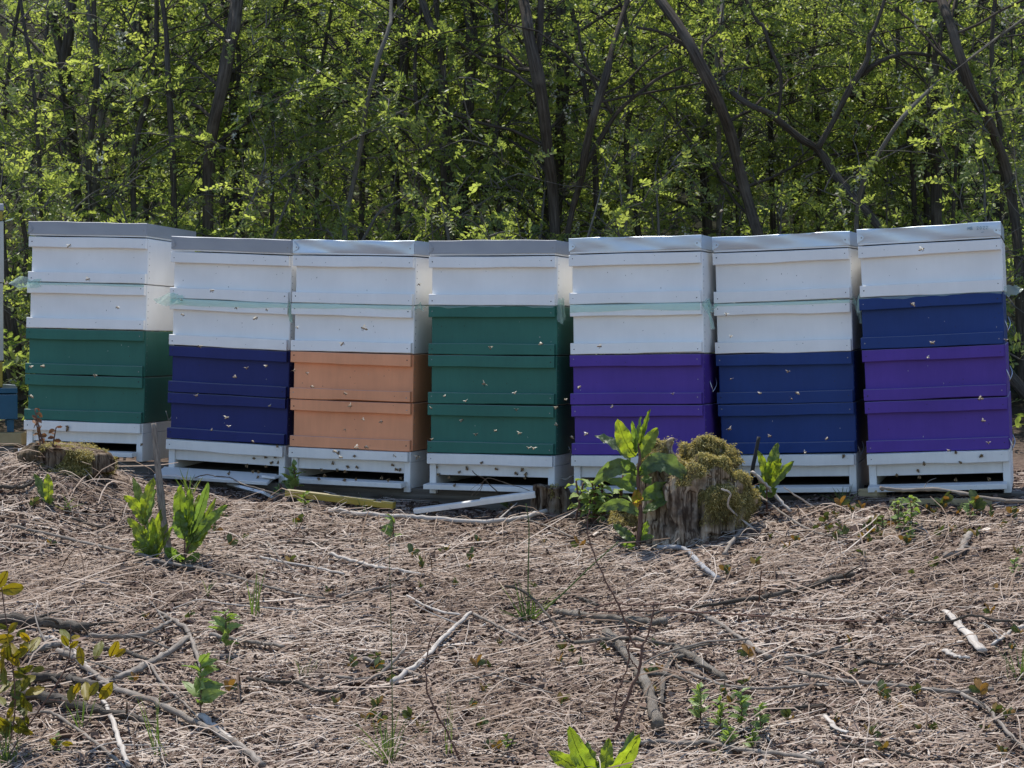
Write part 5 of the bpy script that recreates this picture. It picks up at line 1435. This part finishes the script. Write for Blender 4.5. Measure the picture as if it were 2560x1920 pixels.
weed('pale weed stem at the left end of the clump at the lower right', (110, 1440), 230, R7, n=16, tint=.7, w=.75)
weed('second pale weed stem in the clump at the lower right', (215, 1490), 210, R7, n=16, tint=.7, w=.75)
weed('taller green weed stem in the clump at the lower right', (330, 1470), 240, R7, n=18, tint=.55, w=.8)
weed('right hand weed stem of the clump at the lower right', (430, 1500), 190, R7, n=16, tint=.5, w=.8)
weed('low weed in front of the clump at the lower right', (260, 1560), 130, R7, n=22, tint=.75, w=1.1)
weed('low dark weed in front of the right hand stem of the clump', (390, 1570), 110, R7, n=18, tint=.4, w=1.1)
weed('small green weed at the right edge above the split board', (1800, 640), 110, R7, n=10, tint=.6)
weed('small weed before the right foot of the leaning hive', (1560, 330), 110, R7, n=12, tint=.6)
weed('small weed left of the dead nettle before the leaning hive', (1090, 380), 80, R7, n=10, tint=.6)
weed('small weed below the dead nettle before the leaning hive', (1240, 440), 80, R7, n=12, tint=.7)
weed('small green weed at the bottom left of the lichen branch', (900, 1600), 120, R6, n=10, tint=.5)
weed('small weed under the yellow leaves near the left bottom corner', (300, 1590), 110, R5, n=10, tint=.4)
# dead nettles
def nettle(label, base, hgt, off, s, n, seed=0, spreadx=40, tn=.75):
    r = np.random.default_rng(hash_(label)); L = []; stems = []
    for q in range(n):
        bx = base[0] + r.normal(0, spreadx); by = base[1] + r.normal(0, 6); h = hgt * r.uniform(.5, 1.05); lx = r.normal(0, h * .15)
        stems.append(([(bx, by), (bx + lx * .5, by - h * .5), (bx + lx, by - h)], 6, 5))
        for k_ in range(7):
            t = .3 + .7 * k_ / 6; x0 = bx + lx * t; y0 = by - h * t; sg = (-1) ** k_; ln = hgt * .2 * r.uniform(.8, 1.3)
            L.append((x0, y0, x0 + sg * ln * .5, y0 - ln * .3, x0 + sg * ln, y0 + ln * r.uniform(-.1, .5), ln * .85, r.uniform(-40, 40), float(np.clip(tn + r.normal(0, .2), 0, 1))))
    return plant('dead_nettle', label, base, stems, L, 'weed', off, s, 'weed', 'spade', .7, 'stick_red', None, .08)
nettle('patch of fresh green dead nettles between the small and the big stump', (1478, 1312), 118, (0, 0), 1.0, 15, spreadx=42, tn=.95)
nettle('dead nettle growing in front of the leaning blue and purple hive', (1215, 400), 190, R7, 2.155, 4, spreadx=30)
nettle('single dead nettle tip before the entrance of the leaning hive', (1165, 300), 140, R7, 2.155, 2, spreadx=12)
# withered shoots behind the low stump
def withered(label, base, hgt, n, spreadx):
    r = np.random.default_rng(hash_(label)); L = []; stems = []
    for q in range(n):
        bx = base[0] + r.normal(0, spreadx); by = base[1]; h = hgt * r.uniform(.45, 1); lx = r.normal(0, h * .2)
        stems.append(([(bx, by), (bx + lx * .5, by - h * .5), (bx + lx, by - h)], 5, 3))
        for k_ in range(9):
            t = .25 + .75 * k_ / 8; x0 = bx + lx * t; y0 = by - h * t; ln = r.uniform(12, 24); a = r.uniform(0, 6.28)
            L.append((x0, y0, x0 + math.cos(a) * ln * .6, y0 - ln * .2, x0 + math.cos(a) * ln, y0 - math.sin(a) * ln * .6, ln * .55, r.uniform(-70, 70)))
    return plant('withered_shoot', label, base, stems, L, 'redleaf', (0, 0), 1.0, 'plant', 'oval', .55, 'stick_red', None, .03)
withered('withered reddish shoot on the left part of the low mossy stump', (118, 1160), 150, 3, 8)
withered('withered reddish shoots at the right end of the low mossy stump', (285, 1168), 115, 7, 26)
# yellow leaved shrub
Z3 = (0, 1440); q3 = 3.456
YL = [(850, 640, 120, 70), (985, 630, 110, 65), (1040, 665, 80, 35), (700, 690, 120, 100), (560, 510, 90, 130), (560, 560, 80, 120), (640, 590, 70, 40), (650, 530, 60, 20), (620, 1020, 110, 80), (665, 970, 80, 60), (745, 1000, 120, 95), (810, 975, 100, 60),
      (920, 990, 130, 55), (100, 110, 150, 8), (20, 30, 120, 60), (110, 450, 90, 50), (40, 540, 120, 10), (200, 640, 110, 60), (300, 590, 110, 60), (60, 650, 120, 95), (20, 760, 110, 80), (130, 730, 90, 120), (240, 800, 80, 30), (330, 810, 80, 15),
      (240, 900, 110, 30), (300, 1000, 130, 20), (200, 1160, 100, 110), (60, 1270, 80, 150), (210, 1320, 90, 110), (240, 1350, 70, 160), (130, 1100, 90, 30), (460, 1440, 70, 140), (580, 1450, 70, 170), (150, 1030, 100, 160), (60, 960, 110, 40), (40, 860, 120, 100), (90, 1180, 80, 60)]
yr = np.random.default_rng(12)
YL += [(float(yr.uniform(0, 260)), float(yr.uniform(430, 1380)), float(yr.uniform(60, 110)), float(yr.uniform(0, 180))) for _ in range(34)]
ylv = []
for (x, y, L, a) in YL:
    L *= 1.45; dx, dy = math.cos(rad(a)) * L / 2, -math.sin(rad(a)) * L / 2
    ylv.append((x - dx, y - dy, x + 4, y - 4, x + dx, y + dy, L * .52, None, float(np.clip(np.random.default_rng(int(x * 7 + y)).normal(.72 if x > 380 or y < 780 else .4, .2), 0, 1))))
plant('yellow_shrub', 'low shrub with yellowing leaves in the bottom left corner', (60, 1560), [
 ([(60, 1570), (290, 1230), (480, 950), (590, 740), (610, 540), (610, 420)], 16, 7), ([(590, 740), (700, 700), (900, 695), (1060, 655)], 8, 6), ([(420, 1070), (560, 1078), (740, 1078), (900, 1065)], 8, 5), ([(60, 1570), (130, 1150), (100, 700), (40, 300), (10, 60)], 14, 8),
 ([(110, 800), (200, 700), (320, 560)], 8, 5), ([(120, 1100), (220, 950), (330, 980)], 8, 5), ([(100, 1400), (200, 1340), (250, 1330)], 7, 4), ([(100, 1500), (400, 1450), (600, 1455)], 6, 4), ([(480, 950), (640, 800), (720, 740)], 8, 5)], ylv, 'yellowleaf', Z3, q3, 'shrub', 'oval', dyr=.04)

# orange leaved seedlings: one kind, many individuals
def seedling_proto(sd, big=False):
    r = np.random.default_rng(sd); ac = Acc(); n = int(r.integers(4, 8))
    v, f, uv = tube([(0, 0, -.004), (.001, 0, .012), (0, .001, .026)], [.0014, .0012, .0008], 5); ac.add(v, f, .9)
    for q in range(n):
        a = r.uniform(0, 6.28); L = r.uniform(.018, .034); z = r.uniform(.008, .026); el = r.uniform(.3, 1.2)
        p0 = np.array([0, 0, z]); d = np.array([math.cos(a) * math.cos(el), math.sin(a) * math.cos(el), math.sin(el)])
        v, f = blade(p0, p0 + d * L * .55 + [0, 0, .004], p0 + d * L, L * .55, r.uniform(-.6, .6), .25, .02, 7, 4, 'oval', r)
        ac.add(v, f, float(r.uniform(.05, .45) if r.random() < .5 else r.uniform(.6, 1)))
    return ac
protos = []
SEED6 = [(740, 455), (560, 510), (390, 545), (440, 600), (430, 700), (700, 560), (690, 605), (1040, 705), (1285, 505), (1350, 290), (860, 1020), (1200, 1055), (1260, 1060), (1185, 1125), (1285, 1135), (1430, 1050), (1720, 1155), (1660, 1195), (1700, 1265), (190, 1085), (60, 1140), (380, 1440), (440, 1485), (790, 1580), (850, 1580), (1195, 1335), (555, 280), (910, 285), (1690, 1010), (1100, 470), (620, 690)]
SEED7 = [(410, 585), (590, 510), (250, 635), (1080, 425), (1410, 285), (1600, 300), (1405, 425), (1465, 390), (1600, 425), (1380, 605), (1700, 735), (1670, 855), (1240, 645), (920, 1010), (930, 1165), (370, 1095), (350, 1225), (1290, 1475), (1370, 1485), (1110, 1315), (1270, 1295), (1040, 1505), (1100, 1585), (1750, 1415), (200, 1615), (1790, 1045), (1830, 965), (920, 290), (1060, 360), (990, 435), (1500, 300), (480, 440), (1440, 540), (980, 530), (1820, 520)]
SEED5 = [(275, 470), (1200, 325), (1160, 405), (1100, 445), (1600, 375), (1770, 725), (780, 860), (1020, 865), (1240, 1125), (1245, 1275), (1800, 1345), (720, 1210), (300, 1535), (1320, 440), (1560, 570), (180, 260), (1240, 490)]
meshes = []
for q in range(6):
    o = seedling_proto(40 + q).make('seedling', M['orangeleaf'])
    meshes.append(o.data); bpy.data.objects.remove(o, do_unlink=True)
r = np.random.default_rng(44)
r8 = np.random.default_rng(88)
SEED7 += [(r8.uniform(620, 1840), r8.uniform(262, 480)) for _ in range(26)] + [(r8.uniform(0, 1840), r8.uniform(1250, 1620)) for _ in range(10)]
SEED6 += [(r8.uniform(0, 1000), r8.uniform(1050, 1600)) for _ in range(10)]
for off, lst in ((R6, SEED6), (R7, SEED7), (R5, SEED5)):
    for q, (x, y) in enumerate(lst):
        g = onground(off[0] + x / 2.155, off[1] + y / 2.155)
        o = bpy.data.objects.new('seedling', meshes[int(r.integers(6))]); COL.objects.link(o)
        o.location = g; o.rotation_euler = (r.normal(0, .1), r.normal(0, .1), r.uniform(0, 6.28))
        k = r.uniform(.5, 1.0) * (1.9 if (off == R7 and (x, y) in ((1410, 285), (1600, 300))) else 1)
        o.scale = (k, k, k)
        tag(o, 'tiny seedling with green and orange leaves sprouting from the litter', 'seedling', 'orange leaved seedlings')

# grass
def tuft(label, base, off, s, n, hpx, wpx, spread, m='grass', seed=0, stalk=None, tint=.5, name='grass_tuft'):
    r = np.random.default_rng(hash_(label)); g = onground(off[0] + base[0] / s, off[1] + base[1] / s); ac = Acc()
    k = g.y / F / s
    for q in range(n):
        a = r.normal(0, spread); h = hpx * r.uniform(.45, 1) * k; p0 = np.array(list(g)) + [r.normal(0, .008), r.normal(0, .008), -.003]
        d = np.array([math.sin(a), r.normal(0, .35), math.cos(a)]); d /= np.linalg.norm(d)
        p2 = p0 + d * h + np.array([d[0] * h * .25, 0, -h * .12 * abs(d[0])])
        v, f = blade(p0, p0 + d * h * .55, p2, wpx * k * r.uniform(.6, 1.2), r.uniform(-1, 1), .3, 0, 8, 2, 'grass', r)
        ac.add(v, f, float(np.clip(tint + r.normal(0, .2), 0, 1)))
    for (pts, w0, w1) in (stalk or ()):
        P = np.array([list(at(off[0] + p[0] / s, off[1] + p[1] / s, g.y)) for p in pts]); C = catmull(P, 4 * len(P))
        v, f, uv = tube(C, np.linspace(w0, w1, len(C)) * k / 2, 6); ac.add(v, f, .3)
    return tag(ac.make(name, M[m], None, True, tuple(g)), label, 'grass')
tuft('grass tuft with a tall stalk beside the arched bare branch', (1015, 865), R6, 2.155, 24, 260, 9, .5, stalk=[([(1012, 870), (1014, 600), (1018, 360), (1002, 235)], 9, 5), ([(1040, 860), (1200, 720), (1350, 575), (1500, 440)], 12, 6)])
tuft('grass tuft with a very tall thin stalk at the bottom left of the middle', (255, 1640), R6, 2.155, 22, 330, 11, .35, stalk=[([(283, 1610), (280, 1200), (272, 760), (264, 450)], 7, 3)])
tuft('thin grass shoots below the long grey pole', (1370, 850), R5, 2.155, 7, 330, 9, .12, tint=.6)
tuft('grass blades growing before the landing board of the navy hive', (1010, 190), R5, 2.155, 12, 180, 9, .4, tint=.6)
tuft('tall grass shoot in front of the branch heap', (860, 1600), R5, 2.155, 7, 480, 10, .15, tint=.45)
tuft('grass blades behind the yellow shrub', (440, 1440), R5, 2.155, 10, 300, 9, .2, tint=.5)
tuft('dark grass tuft at the left end of the bottom edge', (40, 1650), R5, 2.155, 26, 300, 9, .35, tint=.35)
tuft('slim grass shoot in the lower middle', (585, 1600), R6, 2.155, 5, 420, 8, .08, tint=.55)
tuft('grass tuft at the foot of the gap between the last two hives', (880, 245), R7, 2.155, 26, 150, 7, .7, tint=.15)
tuft('grass shoots at the right edge in the lower half', (1830, 1190), R7, 2.155, 16, 260, 9, .3, tint=.5)
tuft('small grass shoots right of the yellow batten', (1100, 300), R6 if False else (400, 1140), 2.155 * 1.0, 6, 110, 7, .5, tint=.6)
tuft('small grass shoots under the left end of the long grey pole', (1120, 730), R5, 2.155, 6, 130, 9, .3, tint=.5)
tuft('fine grass in front of the taller weed seedling', (1650, 1160), R5, 2.155, 10, 150, 6, .3, tint=.4)
tuft('grass blades beside the left dock shoot', (350, 270), R5, 2.155, 6, 120, 8, .6, tint=.6)

# pale chips of bark
CH = [(868, 400, R6, 60), (1375, 410, R6, 60), (1115, 410, R6, 55), (770, 905, R6, 34), (300, 675, R7, 90), (600, 850, R7, 46), (960, 610, R7, 60), (1000, 330, R7, 120), (1650, 390, R7, 110), (1820, 295, R7, 80), (980, 1640, R7, 110), (700, 1590, R7, 120), (500, 880, R5, 40), (700, 1550, R6, 50), (590, 1095, R7, 60), (220, 945, R7, 36), (1480, 1000, R7, 120), (1310, 1015, R7, 150), (180, 330, R5, 70)]
for q, (x, y, off, L) in enumerate(CH):
    g = onground(off[0] + x / 2.155, off[1] + y / 2.155); r = np.random.default_rng(500 + q); ac = Acc()
    l = L / 2.155 / F * g.y / 2; a = r.uniform(-.4, .4); d = np.array([math.cos(a), math.sin(a), r.normal(0, .08)])
    n = 7; wd = l * r.uniform(.18, .36)
    V = []
    for i in range(n):
        u = i / (n - 1) * 2 - 1; w = wd * (1 - abs(u) ** 3 * .8) * r.uniform(.8, 1.15); c = np.array(list(g)) + d * l * u + [0, 0, .008 + .004 * math.sin(u * 3)]
        sd_ = np.array([-d[1], d[0], r.normal(.25, .1)])
        for (o1, z) in ((-1, 0), (1, 0), (1, -.005), (-1, -.005)): V.append(c + sd_ * w * o1 + [0, 0, z])
    i = (np.arange(n - 1)[:, None] * 4 + np.arange(4)[None]).ravel(); j = (np.arange(n - 1)[:, None] * 4 + (np.arange(4)[None] + 1) % 4).ravel()
    Fc = np.concatenate([np.stack([i, j, j + 4, i + 4], 1), [[3, 2, 1, 0], [4 * n - 4, 4 * n - 3, 4 * n - 2, 4 * n - 1]]])
    ac.add(np.array(V), Fc, r.uniform(.3, 1))
    tag(ac.make('wood_chip', M['chip'], None, False, tuple(g)), 'pale splinter of wood lying loose on the litter', 'wood chip', 'pale wood splinters in the litter')

# ------------------------------------------------------------------ bees
def bee_mesh(fly, sd):
    r = np.random.default_rng(sd); ac = Acc()
    def ell(c, rx, ry, rz, t):
        n, k = 8, 8; V = []
        for i in range(n + 1):
            a = math.pi * i / n
            for j in range(k):
                b_ = 2 * math.pi * j / k
                V.append((c[0] + rx * math.cos(a), c[1] + ry * math.sin(a) * math.cos(b_), c[2] + rz * math.sin(a) * math.sin(b_)))
        i = np.arange(n)[:, None] * k; j = np.arange(k)[None]; j2 = (j + 1) % k
        Fb = np.stack([i + j, i + j2, i + k + j2, i + k + j], -1).reshape(-1, 4)
        tt = np.full(len(Fb), t)
        if t == 'stripe':
            tt = np.array([(.75 if fly else .4) if (q // k) % 2 else (.35 if fly else .08) for q in range(len(Fb))])
        ac.add(np.array(V), Fb, tt.astype(float))
    hi = .25 if fly else 0.0  # flying bees get lighter body and wing colours, sunlight painted into the tint
    ell((-.0052, 0, 0), .0042, .0022, .0021, 'stripe')
    ell((.0005, 0, .0003), .0024, .0021, .0021, .45 + hi if fly else .15)
    ell((.0036, 0, -.0002), .0014, .0017, .0016, .1)
    for s_ in (-1, 1):
        for (x, L, w, ang) in ((.001, .0095, .0032, .35 if fly else 2.55), (-.0008, .0068, .0026, .85 if fly else 2.65)):
            ang2 = ang + (r.uniform(-.2, .2) if fly else 0)
            d = np.array([-math.sin(ang2) if fly else math.cos(ang2), s_ * (math.cos(ang2) if fly else math.sin(ang2) * .6), .35 if fly else .12]); d /= np.linalg.norm(d)
            p0 = np.array([x, s_ * .0014, .0018]); e_ = np.array([1.0, 0, 0]) if fly else np.array([.4, s_, 0])
            ac.add([p0, p0 + d * L * .5 + e_ * w * .5, p0 + d * L, p0 + d * L * .55 - e_ * w * .5], [[0, 1, 2, 3]], 1.0 if fly else .55)
    for s_ in (-1, 1):
        for x in (.002, 0, -.0015):
            v, f, uv = tube([(x, s_ * .0012, -.001), (x + .0005, s_ * .0035, -.002), (x - .0005, s_ * .0042, -.0045)], .0003, 4); ac.add(v, f, .1)
    return ac
bm_f = []; bm_c = []
for q in range(5):
    o = bee_mesh(True, q).make('honeybee', M['bee']); bm_f.append(o.data); bpy.data.objects.remove(o, do_unlink=True)
for q in range(3):
    o = bee_mesh(False, 20 + q).make('honeybee', M['bee']); bm_c.append(o.data); bpy.data.objects.remove(o, do_unlink=True)
k22 = 2560 / 2212
FLY = [(150, 530), (191, 603), (253, 664), (204, 810), (94, 792), (66, 856), (533, 795), (509, 815), (576, 790), (424, 855), (490, 902), (785, 709), (740, 742), (905, 614), (745, 850), (757, 877), (824, 911), (745, 928), (1170, 743), (1058, 750), (1046, 829), (998, 907), (1028, 938),
       (1123, 936), (1152, 968), (1203, 880), (1203, 918), (1268, 937), (1250, 838), (1234, 944), (1296, 748), (1579, 819), (1721, 849), (1710, 862), (1575, 927), (1664, 942), (1970, 657), (2015, 741), (1992, 538), (2116, 862), (2123, 909), (902, 987), (722, 975), (735, 988), (790, 966), (510, 665), (457, 628), (553, 687), (430, 748), (768, 966),
       (65, 792), (16, 612), (490, 88), (690, 155), (1000, 338), (1560, 455), (1880, 275), (1055, 262), (835, 140)]
r = np.random.default_rng(61)
FLY += [(float(r.uniform(370, 1480)), float(r.uniform(640, 985))) for _ in range(26)] + [(float(r.uniform(1560, 2180)), float(r.uniform(640, 985))) for _ in range(10)]
def near_hive(px):
    x = (px - 1280) / F * 6.6
    return 6.62 - 0.306 * x
for q, (x, y) in enumerate(FLY):
    px, py = x * k22, y * k22
    Y = near_hive(px) - r.uniform(.12, .42) if y > 520 or True else 8
    o = bpy.data.objects.new('honeybee', bm_f[int(r.integers(5))]); COL.objects.link(o)
    o.location = at(px, py, Y); o.rotation_euler = (r.normal(0, .35), r.normal(-.3, .3), r.uniform(0, 6.28)); kk = (r.uniform(1.0, 1.3) if q < 59 else r.uniform(.75, 1.0)) * (1.5 if (x, y) == (785, 709) else 1); o.scale = (kk,) * 3
    tag(o, 'honeybee with pale wings flying in the air in front of the hives', 'bee', 'honeybees flying in front of the hives')
CR = []
for (x, y) in [(525, 1312), (597, 1308), (645, 1307), (630, 1335), (663, 1338), (527, 1382), (560, 1390), (548, 1420), (390, 1392), (600, 1360), (490, 1350), (657, 1240)]: CR.append((400 + x / 2.241, 560 + y / 2.241, 1))
for (x, y) in [(1003, 1278), (1088, 1300), (970, 1335), (1050, 1358), (1108, 1365), (993, 1375), (905, 1375), (930, 1412), (888, 1425), (1032, 1435), (1102, 1425), (1045, 1390), (1308, 1352), (1330, 1377), (1345, 1380), (1245, 1418), (1355, 1420), (1285, 1430)]: CR.append((400 + x / 2.241, 560 + y / 2.241, 2))
for (x, y) in [(1000, 335), (490, 380), (753, 438), (828, 395), (1163, 412), (1437, 425), (1485, 458), (1383, 463), (1480, 500), (700, 582), (525, 465), (640, 510)]: CR.append((980 + x / 4.424, 1080 + y / 4.424, 3))
for (x, y) in [(1423, 317), (1712, 373), (1060, 447), (1472, 438), (997, 545), (1427, 632), (1800, 625), (585, 740), (750, 600), (1010, 600)]: CR.append((2080 + x / 4.608, 1060 + y / 4.608, 6))
CR += [(2080 + 130 / 4.608, 1060 + 378 / 4.608, 5), (40 + 588 / 4.608, 1000 + 305 / 4.608, 0), (40 + 590 / 4.608, 1000 + 350 / 4.608, 0), (40 + 1445 / 4.608, 1000 + 520 / 4.608, 0)]
for (px, py, k) in CR:
    Mx = H0[k]; d = ray(px, py); org = Vector((0, 0, EYE))
    nrm = Mx.to_3x3() @ Vector((0, -1, 0))
    z_est = None
    for yl in (-0.014, 0.014, -0.048):       # rail, recessed board, landing board front
        pl = Mx @ Vector((0, yl, 0)); t = (pl - org).dot(nrm) / d.dot(nrm); p = org + d * t
        loc = Mx.inverted() @ p; zz_ = loc.z + 4 * BH
        if (yl == -0.014 and zz_ > -0.036) or (yl == 0.014 and -0.074 < zz_ <= -0.03) or yl == -0.048: break
    o = bpy.data.objects.new('honeybee', bm_c[int(r.integers(3))]); COL.objects.link(o)
    basis = Mx.to_3x3() @ Matrix(((1, 0, 0), (0, 0, -1), (0, 1, 0)))    # bee back faces outwards
    o.matrix_world = Matrix.Translation(p + nrm * 0.003) @ basis.to_4x4() @ Matrix.Rotation(r.uniform(0, 6.28), 4, 'Z') @ Matrix.Scale(r.uniform(.85, 1.1), 4)
    tag(o, 'dark honeybee crawling at the entrance of a white hive base', 'bee', 'honeybees crawling at the hive entrances')
